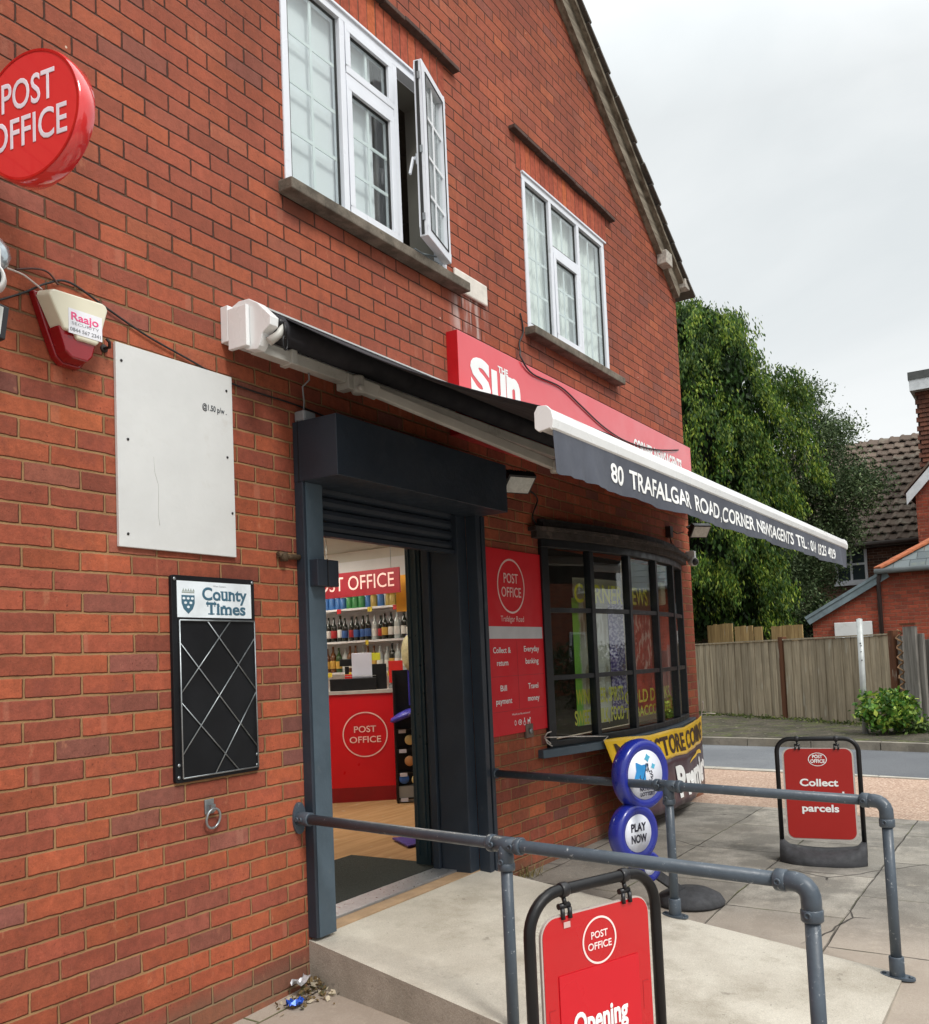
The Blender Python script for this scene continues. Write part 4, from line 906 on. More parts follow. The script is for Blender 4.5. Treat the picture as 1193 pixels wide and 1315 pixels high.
h_ = MB(); h_.tube([(.342, -.001, 2.615), (.342, -.035, 2.612), (.335, -.045, 2.628), (.325, -.04, 2.64)], .006, 8).lathe([(0,0),(.016,0),(.016,.004),(0,.004)], (.342,-.001,2.615), 12, Matrix.Rotation(R(90), 4, 'X')); tag(h_.build('wall_hook', P('rusty_black', lin('#2b211e'), .7, .3, 20)), 'small black hook between alarm box and white board', 'hook')
def cable(name, pts, r, label, m_=CABLE):
    mb = MB(); P_ = [Vector(p) for p in pts]; out_ = []
    for i in range(len(P_)-1):
        p0 = P_[max(i-1, 0)]; p1 = P_[i]; p2 = P_[i+1]; p3 = P_[min(i+2, len(P_)-1)]
        for k in range(6):
            t = k/6; out_.append(.5*((2*p1)+(-p0+p2)*t+(2*p0-5*p1+4*p2-p3)*t*t+(-p0+3*p1-3*p2+p3)*t**3))
    out_.append(P_[-1]); mb.tube(out_, r, 6); return tag(mb.build(name, m_), label, 'cable')
cable('cable', [H(-10, 388, 1, -.01), H(30, 376, 1, -.01), H(60, 364, 1, -.012), H(90, 363, 1, -.012), H(140, 398, 1, -.01), H(190, 432, 1, -.01), H(245, 463, 1, -.01), H(290, 489, 1, -.01), H(330, 504, 1, -.01), H(380, 520, 1, -.01), H(430, 540, 1, -.01)], .0042, 'black cable running down the wall from the alarm box behind the awning')
cable('cable', [H(20, 346, 1, -.01), H(45, 345, 1, -.01), H(62, 350, 1, -.012), H(75, 366, 1, -.02)], .0036, 'dark brown cable looping above the alarm box', P('brown_cable', lin('#4a2d26'), .6))
cable('cable', [H(5, 343, 1, -.03), H(28, 352, 1, -.02), H(42, 362, 1, -.02), H(54, 372, 1, -.02)], .0034, 'thin white cable between the cctv camera and the alarm box', P('white_cable', '#cfc4bd', .6))
cable('cable', [H(668, 402, 1, -.01), H(672, 425, 1, -.01), H(667, 440, 1, -.012), H(668, 450, 1, -.03), H(669, 459, 1, -.088), H(684, 480, 1, -.09), H(720, 497, 1, -.09), H(745, 520, 1, -.09), H(775, 548, 1, -.09), H(805, 567, 1, -.09), H(840, 577, 1, -.09), H(868, 578, 1, -.09), H(874, 577, 1, -.02)], .006, 'loose black cable drooping across the front of the red fascia sign')
cable('cable', [H(672, 625, 1, -.03), H(690, 640, 1, -.02), H(684, 665, 1, -.015), H(700, 685, 1, -.03)], .006, 'black cable below the floodlight under the awning')
def floodlight(c, yaw, pitch, label, s=1.0):
    M = Matrix.Translation(c) @ Matrix.Rotation(yaw, 4, 'Z') @ Matrix.Rotation(pitch, 4, 'X') @ Matrix.Scale(s, 4)
    t = thing('floodlight', c, label, 'floodlight')
    mb = MB(M); mb.box((-.10, -.03, -.07), (.10, .02, .07))
    for k in range(9): mb.box((-.09+k*.0215, .02, -.06), (-.082+k*.0215, .045, .06))
    mb.build('housing', BLK, t, bevel=.004)
    mb = MB(M); mb.box((-.088, -.034, -.058), (.088, -.0305, .058)); mb.build('lens', P('floodlight_lens', '#c9cdc9', .25, .08, 20, coat=.4), t)
    mb = MB(M); mb.tube([(-.105, 0, 0), (-.112, .06, .0), (0, .12, 0), (.112, .06, .0), (.105, 0, 0)], .006, 8); mb.build('bracket', BLK, t)
    return t
floodlight(Vector((3.10, -.24, 2.46)), R(-28), R(48), 'black floodlight tilted down under the awning beside the shutter housing')
f2 = floodlight(Vector((6.60, -.22, 2.50)), R(-38), R(40), 'black floodlight on the corner of the wall above the bow window', .95)
# cctv
def dome(c, label, r=.05):
    t = thing('cctv_camera', c, label, 'cctv camera'); M = Matrix.Translation(c)
    mb = MB(M); mb.box((-.025, -.03, .03), (.025, .06, .10)); mb.tube([(0, 0, .04), (0, -.03, 0)], .02, 12); mb.build('mount', WCOAT, t, bevel=.006)
    mb = MB(M @ Matrix.Rotation(R(-35), 4, 'Z') @ Matrix.Rotation(R(100), 4, 'X')); mb.lathe([(0, -.05), (r*.7, -.045), (r, -.02), (r, .035), (r*.9, .045), (r*.85, .04), (0, .04)]); mb.build('body', WCOAT, t)
    mb = MB(M @ Matrix.Rotation(R(-35), 4, 'Z') @ Matrix.Rotation(R(100), 4, 'X')); mb.lathe([(0, .041), (r*.78, .041), (r*.7, .05), (0, .055)]); mb.build('lens', BLK, t); return t
dome(Vector((6.72, -.10, 2.225)), 'white cctv camera below the corner floodlight', .042)
dome(H(-14, 357, 1, -.16), 'white cctv camera at the left edge beside the alarm box', .05)
# corner alarm-style sensor box
b_ = MB(); b_.box((6.30, -.05, 2.43), (6.37, -.001, 2.53)); b_.tube([(6.335, -.03, 2.43), (6.36, -.035, 2.38), (6.44, -.03, 2.36), (6.55, -.04, 2.30)], .004, 6).tube([(6.33, -.03, 2.43), (6.40, -.02, 2.33), (6.50, -.02, 2.28), (6.62, -.03, 2.24)], .004, 6).tube([(6.37, -.03, 2.5), (6.45, -.06, 2.47), (6.52, -.10, 2.49)], .005, 6)
tag(b_.build('sensor_box', P('brown_black_plastic', lin('#2e2220'), .5)), 'small dark box with dangling wires beside the corner floodlight', 'sensor')
# left-edge lamps
lf = thing('security_light', H(2, 328, 1, -.08), 'clear bulkhead lamp on the wall at the left edge', 'lamp')
c = H(-16, 328, 1, -.10)
mb = MB(Matrix.Translation(c) @ Matrix.Rotation(R(90), 4, 'X')); mb.lathe([(0, -.03), (.055, -.03), (.055, .0), (.05, .0)], seg=8); mb.build('base', WCOAT, lf, bevel=.004)
mb = MB(Matrix.Translation(c) @ Matrix.Rotation(R(90), 4, 'X')); mb.lathe([(.055, -.0), (.062, .02), (.055, .045), (.03, .058), (0, .06)], seg=10); mb.build('lens', P('facetted_lens', '#aab4ba', .12, .35, 30, metal=.5, coat=.5), lf)
bl = thing('wall_lamp', H(-5, 415, 1, -.1), 'black box lamp cut by the left edge under the cctv camera', 'lamp')
mb = MB(); c = H(-14, 412, 1, -.10); M = Matrix.Translation(c) @ Matrix.Rotation(R(8), 4, 'Y'); mb.M = M; mb.box((-.14, -.04, -.06), (.04, .09, .055)); mb.build('housing', BLK, bl, bevel=.004)
mb = MB(M); mb.box((-.13, -.044, -.05), (.018, -.041, .045)); mb.build('lens', P('floodlight_lens', ''), bl)
# lock box on the door post
lb = MB(); lb.box((1.395, -.105, 1.752), (1.545, -.0535, 1.878)); lb = tag(lb.build('lock_box', DGREY, bevel=.003), 'dark grey steel box fixed on the left door post', 'box')
mb = MB(); mb.box((1.462, -.108, 1.75), (1.467, -.1055, 1.88)); mb.build('seam', BLK, lb)
# ------------------------------------------------------------------ banner on a rope
bn = thing('banner', (5.6, -.05, .1), 'yellow and brown Premier banner tied across the wall under the bow window', 'banner')
A_, B_, C_, D_ = (4.50, .755), (6.77, .80), (6.83, .10), (4.80, .15)
b0 = min([arcpt(k/200, .10) for k in range(200)], key=lambda a: abs(proj_px(a.x, a.y, .8)-773))
CUR = [Vector((b0.x, b0.y, 0)), Vector((b0.x+.35, -.292, 0)), Vector((5.35, -.292, 0)), Vector((5.75, -.262, 0)), Vector((6.2, -.19, 0)), Vector((6.6, -.10, 0)), Vector((6.86, -.04, 0))]
CL = [0]
for a, b in zip(CUR[:-1], CUR[1:]): CL.append(CL[-1]+(b-a).length)
def bxy(s):
    q = max(0, min(1, s))*CL[-1]
    for k in range(len(CL)-1):
        if q <= CL[k+1]+1e-9: f = (q-CL[k])/(CL[k+1]-CL[k]); return CUR[k].lerp(CUR[k+1], f)
    return CUR[-1]
def z_at(px, py, p):     # height above p of the measured point
    d = Vector(ray(px, py)); t = math.hypot(p.x-CAM[0], p.y-CAM[1])/math.hypot(d.x, d.y); return CAM[2]+d.z*t
ZL = z_at(773, 950, CUR[0]); ZR = z_at(896, 919, CUR[-1])
def bmap(s, t):      # s across, t down; the left edge hangs slantwise
    s2 = s+(1-s)*.11*t; p = bxy(s2); top_ = ZL+(ZR-ZL)*s-.018*math.sin(math.pi*s); fold = .012*math.sin(s*11+t*3)+.008*math.sin(s*27+1)+.010*math.sin(s*46+t*2)*t
    return Vector((p.x, p.y-.006-abs(fold)*.6-.02*t*math.sin(math.pi*s), top_-.62*t+.006*math.sin(s*19)))
def bsurf(name, t0, t1, m_, off=0., s0=0., s1=1., th_=.002):
    mb = MB(); n, k = 50, 8; vs = [bmap(s0+(s1-s0)*i/n, t0+(t1-t0)*j/k)-Vector((0, off, 0)) for j in range(k+1) for i in range(n+1)]
    n1 = len(vs); vs += [v+Vector((0, th_, 0)) for v in vs]
    fs = []
    for j in range(k):
        for i in range(n): a = j*(n+1)+i; fs += [(a, a+1, a+n+2, a+n+1), (n1+a, n1+a+n+1, n1+a+n+2, n1+a+1)]
    for i in range(n): a = i; fs.append((a, n1+a, n1+a+1, a+1)); a = k*(n+1)+i; fs.append((a, a+1, n1+a+1, n1+a))
    for j in range(k): a = j*(n+1); fs.append((a, a+n+1, n1+a+n+1, n1+a)); a += n; fs.append((a, n1+a, n1+a+n+1, a+n+1))
    mb.smooth = True; mb.add(vs, fs); return mb.build(name, m_, bn, recalc=False)
YV = P('yellow_vinyl_cloth', lin('#f0c21c'), .4, .06, 3, .0008, coat=.2); BV = P('brown_vinyl_cloth', lin('#3c2330'), .4, .08, 3, .0008, coat=.2)
bsurf('yellow_band', 0, .36, YV); bsurf('brown_field', .362, 1, BV)
# the yellow left end sweeps down
mb = MB(); vs = []
for j in range(9):
    t = .362+(1-.362)*j/8; w_ = .085*(1-.75*j/8)
    for i in range(5): vs.append(bmap(w_*i/4, t)-Vector((0, .0025, 0)))
mb.smooth = True; mb.add(vs, [(j*5+i, j*5+i+1, j*5+i+6, j*5+i+5) for j in range(8) for i in range(4)]); mb.build('yellow_corner', YV, bn, recalc=False)
BW_ = CL[-1]
def bt(s0, t0, off=.004): return lambda u, v: bmap(s0+u/BW_, t0-v/.66)-Vector((0, off, 0))
mb = MB(); text(mb, 'NEW STORE COMING', bt(.03, .30), w=CL[-1]*.93, h=.155, bold=.03); mb.build('lettering', P('dark_brown_lettering', lin('#3b2415'), .5), bn, recalc=False)
mb = MB()
for s, s0, w_, h_ in (('P', .40, CL[-1]*.095, .26), ('remier', .50, CL[-1]*.46, .25)): text(mb, s, bt(s0, .88), w=w_, h=h_, bold=.055)
mb.build('lettering', LETT, bn, recalc=False)
mb = MB(); n = 16; vs = []
for i in range(n+1):
    a = i/n; x = .60+.26*a; z = .50-.05*math.sin(a*2.4)+.02*a; th_ = .055*(a**.8)*(1 if a < .9 else .6)
    vs += [bmap(x, z-th_)-Vector((0, .004, 0)), bmap(x, z+.012)-Vector((0, .004, 0))]
mb.add(vs, [(2*i, 2*i+2, 2*i+3, 2*i+1) for i in range(n)]); mb.build('swoosh', YV, bn, recalc=False)
ROPE = P('white_rope', '#cfc8c0', .8, .2, 40, .001)
def rope(pts, label=None):
    mb = MB(); mb.tube(pts, .0045, 6); mb.build('rope', ROPE, bn)
a0 = H(699, 947, 1, -.03); e0 = bmap(0, .01)
rope([a0]+[(arcpt(t, .095).x, arcpt(t, .095).y, a0.z+(e0.z-a0.z)*max(0, t)/.3) for t in (-.02, .05, .12, .2)]+[e0]); rope([a0, a0+Vector((.02, -.02, -.03)), a0+Vector((.05, -.02, -.045))]); rope([a0, a0+Vector((.01, -.02, .03)), a0+Vector((.045, -.03, .035))]); rope([a0+Vector((.0,-.01,-.01)), a0+Vector((.02,-.01,-.04)), a0+Vector((.07,-.02,-.065))])
e1 = bmap(1, .01); k1 = Vector((6.93, -.03, e1.z+.02)); rope([e1, k1, k1+Vector((-.03, -.03, .05)), k1+Vector((-.06, -.04, .12)), k1+Vector((-.08, -.05, .10))]); rope([k1, k1+Vector((.05, -.06, .0)), k1+Vector((.12, -.1, -.01))])
# ------------------------------------------------------------------ handrails
RAILM = P('rail_grey_paint', lin('#46505a'), .38, .12, 6, .0012, spec=.45, stain=(lin('#c3c8ca'), 48, .62, .8))
def gz_r(x, y): return RZ(y) if (rx(y, 0) < x < rx(y, 1) and y > -2.32) else gz(x, y)
def collar(mb, p, d, r=.031, l=.045):
    d = Vector(d).normalized(); p = Vector(p); mb.tube([p-d*l, p-d*(l-.004), p+d*(l-.004), p+d*l], [r*.9, r, r, r*.9], 16)
def grub(mb, p, d):
    M = Vector(d).normalized().to_track_quat('Z', 'Y').to_matrix().to_4x4(); mb.lathe([(.0, .0), (.011, 0), (.011, .008), (.006, .009), (.006, .004), (0, .004)], p, 10, M)
def handrail(W0, P1, E1, label, base2):
    t = thing('handrail', (W0[0], 0, gz(W0[0], 0)), label, 'handrail', None)
    W0 = Vector(W0); P1 = Vector(P1); E1 = Vector(E1); d = (E1-W0).normalized(); r = .0225
    P1 = W0+d*(P1-W0).dot(d)
    mb = MB(); mb.tube([W0, P1, E1-d*.085], r, 18); mb.build('rail', RAILM, t)
    mb = MB(); b1 = Vector((P1.x, P1.y, gz(P1.x, P1.y) if P1.x < 2 else RZ(P1.y))); b2 = Vector((E1.x, E1.y, base2))
    mb.tube([P1, b1], r, 18); mb.build('post', RAILM, t); mb = MB(); mb.tube([E1-Vector((0,0,.085)), b2], r, 18); mb.build('post', RAILM, t)
    mb = MB(); arc_ = [E1-d*.10, E1-d*.045]+[E1+(-d*.045*(1-math.sin(a)))+Vector((0,0,-.045*(1-math.cos(a)))) for a in (R(20), R(40), R(60), R(80))]+[E1-Vector((0,0,.05)), E1-Vector((0,0,.105))]
    mb.tube(arc_, .0295, 18); collar(mb, E1-d*.085, d, .0325, .018); collar(mb, E1-Vector((0,0,.09)), (0,0,1), .0325, .018)
    side = Vector((d.y, -d.x, 0)); side = side if side.dot(Vector(CAM)-E1) > 0 else -side
    grub(mb, E1-d*.085+side*.028, side); grub(mb, E1-Vector((0,0,.085))+side*.028, side); mb.build('elbow', RAILM, t)
    mb = MB(); mb.tube([P1-d*.07, P1+d*.07], .0295, 18); mb.tube([P1, P1-Vector((0,0,.09))], .0295, 18); collar(mb, P1-d*.065, d, .0325, .014); collar(mb, P1+d*.065, d, .0325, .014); collar(mb, P1-Vector((0,0,.08)), (0,0,1), .0325, .014)
    for q in (P1-d*.045, P1+d*.045, P1-Vector((0,0,.06))): grub(mb, q+side*.028, side)
    mb.build('tee_joint', RAILM, t)
    for b in (b1, b2):
        mb = MB(); mb.prism([(.035*math.cos(a)*(2.1 if abs(math.cos(a)) > .0 else 1), .036*math.sin(a)) for a in [2*math.pi*k/28 for k in range(28)]], lambda u, v: b+side*0+Vector((-side.x*v*1.0, -side.y*v*1.0, 0))+Vector((side.y*u, -side.x*u, 0))*1.0, lambda u, v: b+Vector((-side.x*v, -side.y*v, .010))+Vector((side.y*u, -side.x*u, 0)))
        collar(mb, b+Vector((0,0,.045)), (0,0,1), .031, .045)
        for s in (-1, 1): mb.lathe([(0, 0), (.009, 0), (.009, .006), (0, .007)], b+Vector((side.y*s*.055, -side.x*s*.055, .010)), 8)
        mb.build('floor_flange', RAILM, t)
    mb = MB(); mb.prism([(.040*math.cos(a), .072*math.sin(a)) for a in [2*math.pi*k/28 for k in range(28)]], lambda u, v: (W0.x+u, -.011, W0.z+v), lambda u, v: (W0.x+u, -.001, W0.z+v)); collar(mb, W0+d*.045, d, .031, .045); grub(mb, W0+d*.055+side*.029, side); grub(mb, W0+d*.03+side*.029, side)
    mb.build('wall_flange', RAILM, t); return t
handrail((1.325, 0, .692), (1.135, -1.206, .69), (.953, -2.325, .692), 'near grey tubular handrail from the left door post to the pavement', gz(.95, -2.3))
handrail((2.985, 0, .692), (2.70, -1.236, .69), (2.515, -2.300, .692), 'far grey tubular handrail on the bow window side of the ramp', -.052)
# ------------------------------------------------------------------ pavement signs
def pavement_sign(O, az, Wd, Ht, label, kind):
    dx = Vector((math.sin(az), math.cos(az), 0)); nr = Vector((dx.y, -dx.x, 0)); nr = nr if nr.dot(Vector(CAM)-O) > 0 else -nr
    t = thing('pavement_sign', O, label, 'pavement sign')
    F = lambda u, v, w=0.: O+dx*u+nr*w+Vector((0, 0, v))
    r = .015; hw = Wd/2; cr_ = .085*Ht/.8
    path = [F(-hw, .04)]+[F(-hw, Ht-r-cr_)]+[F(-hw+cr_*(1-math.cos(a)), Ht-r-cr_+cr_*math.sin(a)) for a in [R(k*10) for k in range(1, 9)]]+[F(-hw+cr_, Ht-r)]+[F(hw-cr_, Ht-r)]+[F(hw-cr_+cr_*math.sin(a), Ht-r-cr_+cr_*math.cos(a)) for a in [R(k*10) for k in range(1, 9)]]+[F(hw, Ht-r-cr_), F(hw, .04)]
    mb = MB(); mb.tube(path, r, 14); mb.build('frame', BLACKP, t)
    px0, px1, pz0, pz1 = -hw+.032, hw-.032, .135, Ht-.075
    mb = MB(); mb.prism(rrect(px0, pz0, px1, pz1, .05), lambda a, b: F(a, b, .004), lambda a, b: F(a, b, -.004)); mb.build('panel', P('clear_panel_edge', '#b9b2ab', .3, .05), t)
    m_ = SIGNRED if kind == 'open' else P('dull_sign_red', lin('#a51c17'), .4, .04, 2)
    mb = MB(); i_ = .012 if kind != 'open' else .005
    mb.prism(rrect(px0+i_, pz0+i_, px1-i_*.8, pz1-.004, .045), lambda a, b: F(a, b, .0062), lambda a, b: F(a, b, .0042)); mb.build('poster', m_, t)
    G = lambda u, v: F(u, v, .0075); mb = MB()
    if kind == 'open':
        po_roundel(mb, (.004, Ht-.160), .060, G, lw=.085, bold=.02, h=.28)
    else:
        ring(mb, (0, Ht-.148), .040, .0435, G, 40, 1.32); text(mb, 'POST', lambda u, v: G(u, Ht-.140+v), w=.062, h=.022, bold=.03, anchor='c'); text(mb, 'OFFICE', lambda u, v: G(u, Ht-.170+v), w=.088, h=.022, bold=.03, anchor='c')
        for s, z, ww in (('Collect', .485, .235), ('and send', .405, .30), ('parcels', .320, .225)): text(mb, s, lambda u, v: G(u, z+v), w=ww, h=.046, bold=.03, anchor='c')
    mb.build('lettering', LETT if kind != 'open' else P('rose_white_lettering', '#f3dcd8', .5), t, recalc=False)
    if kind == 'open':
        mb = MB(); mb.add([F(u, v, w) for u, v, w in ((-.14, .15, .009), (.14, .15, .009), (.14, Ht-.222, .009), (-.14, Ht-.222, .009), (-.14, .15, .0068), (.14, .15, .0068), (.14, Ht-.222, .0068), (-.14, Ht-.222, .0068))], [(0,1,2,3), (7,6,5,4), (0,4,5,1), (1,5,6,2), (2,6,7,3), (3,7,4,0)])
        mb.build('sheet', P('sheet_red', lin('#cb1626'), .3, .02, 2), t)
        mb = MB(); text(mb, 'Opening', lambda u, v: F(-.005+u, Ht-.378+v, .0105), w=.19, h=.056, bold=.035, anchor='c'); text(mb, 'hours', lambda u, v: F(-.005+u, Ht-.475+v, .0105), w=.14, h=.056, bold=.05, anchor='c'); mb.build('lettering', LETT, t, recalc=False)
        mb = MB()
        for u in (-.163, .165): 
            for q in (Ht-.30, Ht-.42): mb.box((0,0,0), (0,0,0)) if 0 else mb.add([F(u-.012, q-.07, .0066), F(u-.010, q-.07, .0066), F(u-.010, q, .0066), F(u-.012, q, .0066)], [(0,1,2,3)]); mb.add([F(u-.012, q, .0066), F(u+.01, q, .0066), F(u+.01, q+.0015, .0066), F(u-.012, q+.0015, .0066)], [(0,1,2,3)])
        mb.build('panel_line', LINE, t, recalc=False)
    for u in (-hw*.48, hw*.48):
        mb = MB(); mb.tube([F(u, Ht-r-.018), F(u, Ht-.05, .006)], .006, 8); collar(mb, F(u, Ht-r), dx, .019, .012); mb.tube([F(u-.012, Ht-.058, .008), F(u-.012, Ht-.085, .010)], .006, 8).tube([F(u+.012, Ht-.058, .008), F(u+.012, Ht-.085, .010)], .006, 8); mb.tube([F(u-.018, Ht-.055, .0), F(u+.018, Ht-.055, 0)], .008, 8)
        h = mb.build('hinge', BLK, t)
        if kind == 'open': mb = MB(); mb.add([F(u-.010, Ht-.093, .0085), F(u+.012, Ht-.093, .0085), F(u+.012, Ht-.108, .0085), F(u-.010, Ht-.108, .0085)], [(0,1,2,3)]); mb.build('strap', P('clear_strap', '#c9a9a5', .4), h, recalc=False) if u < 0 else None
    # moulded rubber base: low front apron, hollow back to the panel
    mb = MB(); n = 20; vs = []; fs = []
    prof = [(.0, .17), (.025, .175), (.07, .15), (.105, .115), (.125, .0)]
    for side_ in (1, -1):
        o = len(vs)
        for i in range(n+1):
            s = -1+2*i/n; bul = 1-abs(s)**3*.55
            for h_, w_ in prof: vs.append(F((hw+.012)*s, h_*(1.12 if abs(s) > .85 else 1-.35*(1-s*s)*(h_ > .05)), side_*w_*bul))
        for i in range(n):
            for j in range(4): a = o+i*5+j; b = a+5; fs.append((a, b, b+1, a+1))
    mb.smooth = True; mb.add(vs, fs); mb.smooth = False
    for sx in (-1, 1): mb.box((0,0,0),(0,0,0)) if 0 else mb.add([F(sx*(hw+.012), 0, -.085), F(sx*(hw+.012), 0, .085), F(sx*(hw+.012), .10, .055), F(sx*(hw+.012), .14, 0), F(sx*(hw+.012), .10, -.055)], [(0,1,2,3,4)])
    mb.build('base', RUB, t); return t
O1 = Vector((.366, -1.919, gz(.366, -1.919)))
pavement_sign(O1, R(111.6), .445, .803-O1.z, 'bright red Opening pavement sign in a black frame, nearest the camera', 'open')
O2 = Vector((4.50, -1.60, gz(4.5, -1.6)))
pavement_sign(O2, R(171), .50, .805, 'dull red Collect and send parcels pavement sign standing beyond the far handrail', 'parcel')
# ------------------------------------------------------------------ lottery sign
def HP(px, py, P0, n):
    d = Vector(ray(px, py)); c = Vector(CAM); return c+d*((P0-c).dot(n)/d.dot(n))
az = R(111); dx = Vector((math.sin(az), math.cos(az), 0)); nr = Vector((-abs(dx.y), -abs(dx.x), 0)).normalized()
LO = Vector((3.20, -1.13, gz(3.2, -1.13)))
lot = thing('lottery_sign', LO, 'blue roundel National Lottery and Play Now sign on a black rubber foot', 'sign')
BLUE = P('lottery_blue_plastic', lin('#1d2a8c'), .32, .06, 4, coat=.4); LWH = P('lottery_white', '#e2e6f0', .4, .03)
Mo = Matrix(((dx.x, 0, nr.x, 0), (dx.y, 0, nr.y, 0), (0, 1, 0, 0), (0, 0, 0, 1)))
def roundel(px, py, r, wk, faceM=LWH):
    c = HP(px, py, LO, nr); mb = MB(Matrix.Translation(c) @ Mo)
    mb.lathe([(0, -.05), (r*.86, -.05), (r*.97, -.032), (r, 0), (r*.97, .032), (r*.90, .047), (r*wk+.012, .047), (r*wk, .036), (0, .036)], seg=56); b = mb.build('roundel', BLUE, lot)
    mb = MB(Matrix.Translation(c) @ Mo); mb.lathe([(0, .0385), (r*wk*.985, .0385), (r*wk*.985, .037)], seg=56); mb.build('face', faceM, b)
    return c, lambda u, v: c+dx*u+Vector((0, 0, v))+nr*.0405, b
cA, fA, bA = roundel(822, 994, .192, .70)
cB, fB, bB = roundel(813, 1069, .158, .64)
cC, fC, bC = roundel(828, 1112, .085, .5)
LB = P('lottery_cyan', lin('#2f8fd0'), .4); LD = P('lottery_black', (.02, .02, .04), .4); LC = P('lottery_pale_cyan', lin('#56b4d4'), .4)
mb = MB(); text(mb, 'NATIONAL', lambda u, v: fA(.012+u, -.085+v), w=.125, h=.020, bold=.04, anchor='c', shear=.12); text(mb, 'LOTTERY', lambda u, v: fA(.010+u, -.112+v), w=.115, h=.020, bold=.04, anchor='c', shear=.12); text(mb, 'THE', lambda u, v: fA(-.03+u, -.06+v), w=.035, h=.014, bold=.04, anchor='c', shear=.12); mb.build('lettering', LD, bA, recalc=False)
mb = MB()
def star(mb, cx, cz, r, f, k=.42, rot=20):
    pts = [];
    for i in range(8): a = R(rot+i*45); q = r if i % 2 == 0 else r*k*1.35; pts.append((cx+q*math.cos(a), cz+q*math.sin(a)))
    mb.add([f(*p) for p in pts]+[f(cx, cz)], [(i, (i+1) % 8, 8) for i in range(8)])
star(mb, -.035, .018, .066, fA, .40, 35); mb.build('star', LB, bA, recalc=False)
mb = MB(); star(mb, .018, .088, .024, fA, .45, 10); star(mb, .062, .040, .018, fA, .45, 20); mb.build('star', LC, bA, recalc=False)
mb = MB()   # crossed-fingers hand in outline
for pts in ([(-.03, -.035), (-.012, -.012), (-.005, .01), (.012, .055), (.022, .058), (.022, .045), (.014, .012)], [(.008, .02), (.002, .05), (.008, .06), (.016, .052), (.030, .012)], [(.030, .012), (.045, .018), (.052, .008), (.044, -.002), (.034, .004)], [(.044, -.002), (.056, -.006), (.056, -.018), (.040, -.014)], [(.040, -.014), (.050, -.026), (.045, -.036), (.028, -.030), (.012, -.045)], [(-.03, -.035), (-.045, -.01), (-.04, .0)]):
    P3 = [fA(*p) for p in pts]; mb.tube(P3, .0022, 5)
mb.build('hand_outline', LD, bA)
mb = MB(); text(mb, 'PLAY', lambda u, v: fB(.003+u, .012+v), w=.115, h=.042, bold=.035, anchor='c'); text(mb, 'NOW', lambda u, v: fB(.003+u, -.048+v), w=.118, h=.042, bold=.035, anchor='c'); mb.build('lettering', LD, bB, recalc=False)
mb = MB(); q0 = (cA+cB)/2; q1 = (cB+cC)/2; mb.bar(cA-Vector((0,0,.12)), cB+Vector((0,0,.08)), .10, .07, nr); mb.build('stem', BLUE, lot, bevel=.01); mb = MB(); mb.bar(cC, Vector((LO.x, LO.y, LO.z+.05)), .05, .03, nr); mb.build('spring', RUB, lot, bevel=.004)
mb = MB(); bc = H(852, 1150, 2, LO.z)
mb.lathe([(0, .085), (.05, .085), (.11, .075), (.17, .045), (.19, .012), (.185, 0), (0, 0)], Vector((LO.x, LO.y, LO.z))+Vector((.02,-.02,0)), 36); mb.build('base', RUB, lot)
# ------------------------------------------------------------------ shop interior
lampm = NT('lit_ceiling_panel'); lampm.b.inputs['Emission Color'].default_value = (1, .93, .8, 1); lampm.b.inputs['Emission Strength'].default_value = 11; lampm.base((.9, .9, .9), .5)
for k, (x, y) in enumerate(((2.6, 3.0), (4.6, 3.0), (5.6, 4.4), (3.6, 4.6), (5.6, 1.4), (3.4, 1.5), (4.0, 2.1))):  # last two panels are added, out of view, to brighten the counter
    o = MB().box((x-.3, y-.3, 2.700), (x+.3, y+.3, 2.719)).build('ceiling_light', lampm.mat); tag(o, 'square lit panel on the shop ceiling, two of the set added', 'ceiling light', 'lit panels on the shop ceiling')
an = R(51); kx = Vector((math.cos(an), -math.sin(an), 0)); kn = Vector((-math.sin(an), -math.cos(an), 0))
KO = H(470, 1029, 2, .14)
def K(u, v, w=0.): return Vector((KO.x, KO.y, 0))+kx*u+kn*w+Vector((0, 0, v))
def kbox(mb, u0, u1, z0, z1, w0, w1):
    return mb.add([K(u, z, w) for u, w in ((u0, w0), (u1, w0), (u1, w1), (u0, w1)) for z in (z0, z1)], [(0,2,3,1)[::1], (2,4,5,3), (4,6,7,5), (6,0,1,7), (0,6,4,2), (1,3,5,7)])
def kpx(px, py, w=0.):
    q = HP(px, py, KO+kn*w, kn); d = q-Vector((KO.x, KO.y, 0)); return d.dot(kx), q.z
uL, zt_ = kpx(420, 893); uR, _ = kpx(515, 893); uRb, _ = kpx(509, 1028)
ct = thing('counter', (KO.x, KO.y, .14), 'dark red Post Office counter inside the open doorway', 'counter')
mb = MB(); mb.add([K(u, z, w) for u, z, w in ((uL-.3, .14, 0), (uRb, .14, 0), (uR, zt_, 0), (uL-.3, zt_, 0), (uL-.3, .14, -.5), (uRb, .14, -.5), (uR, zt_, -.5), (uL-.3, zt_, -.5))], [(0,1,2,3), (7,6,5,4), (0,4,5,1), (1,5,6,2), (2,6,7,3), (3,7,4,0)]); mb.build('body', P('counter_red', lin('#d90f1d'), .35, .04, 2), ct)
mb = MB(); kbox(mb, uL-.3, uR+.01, zt_+.001, zt_+.03, .02, -.5); mb.build('counter_top', P('pale_counter_top', '#b9b4b2', .4), ct)
mb = MB(); kbox(mb, uL-.3, uRb-.0, .14, .27, .003, .006); mb.build('plinth', P('deep_red_plinth', lin('#8e0c16'), .4), ct)
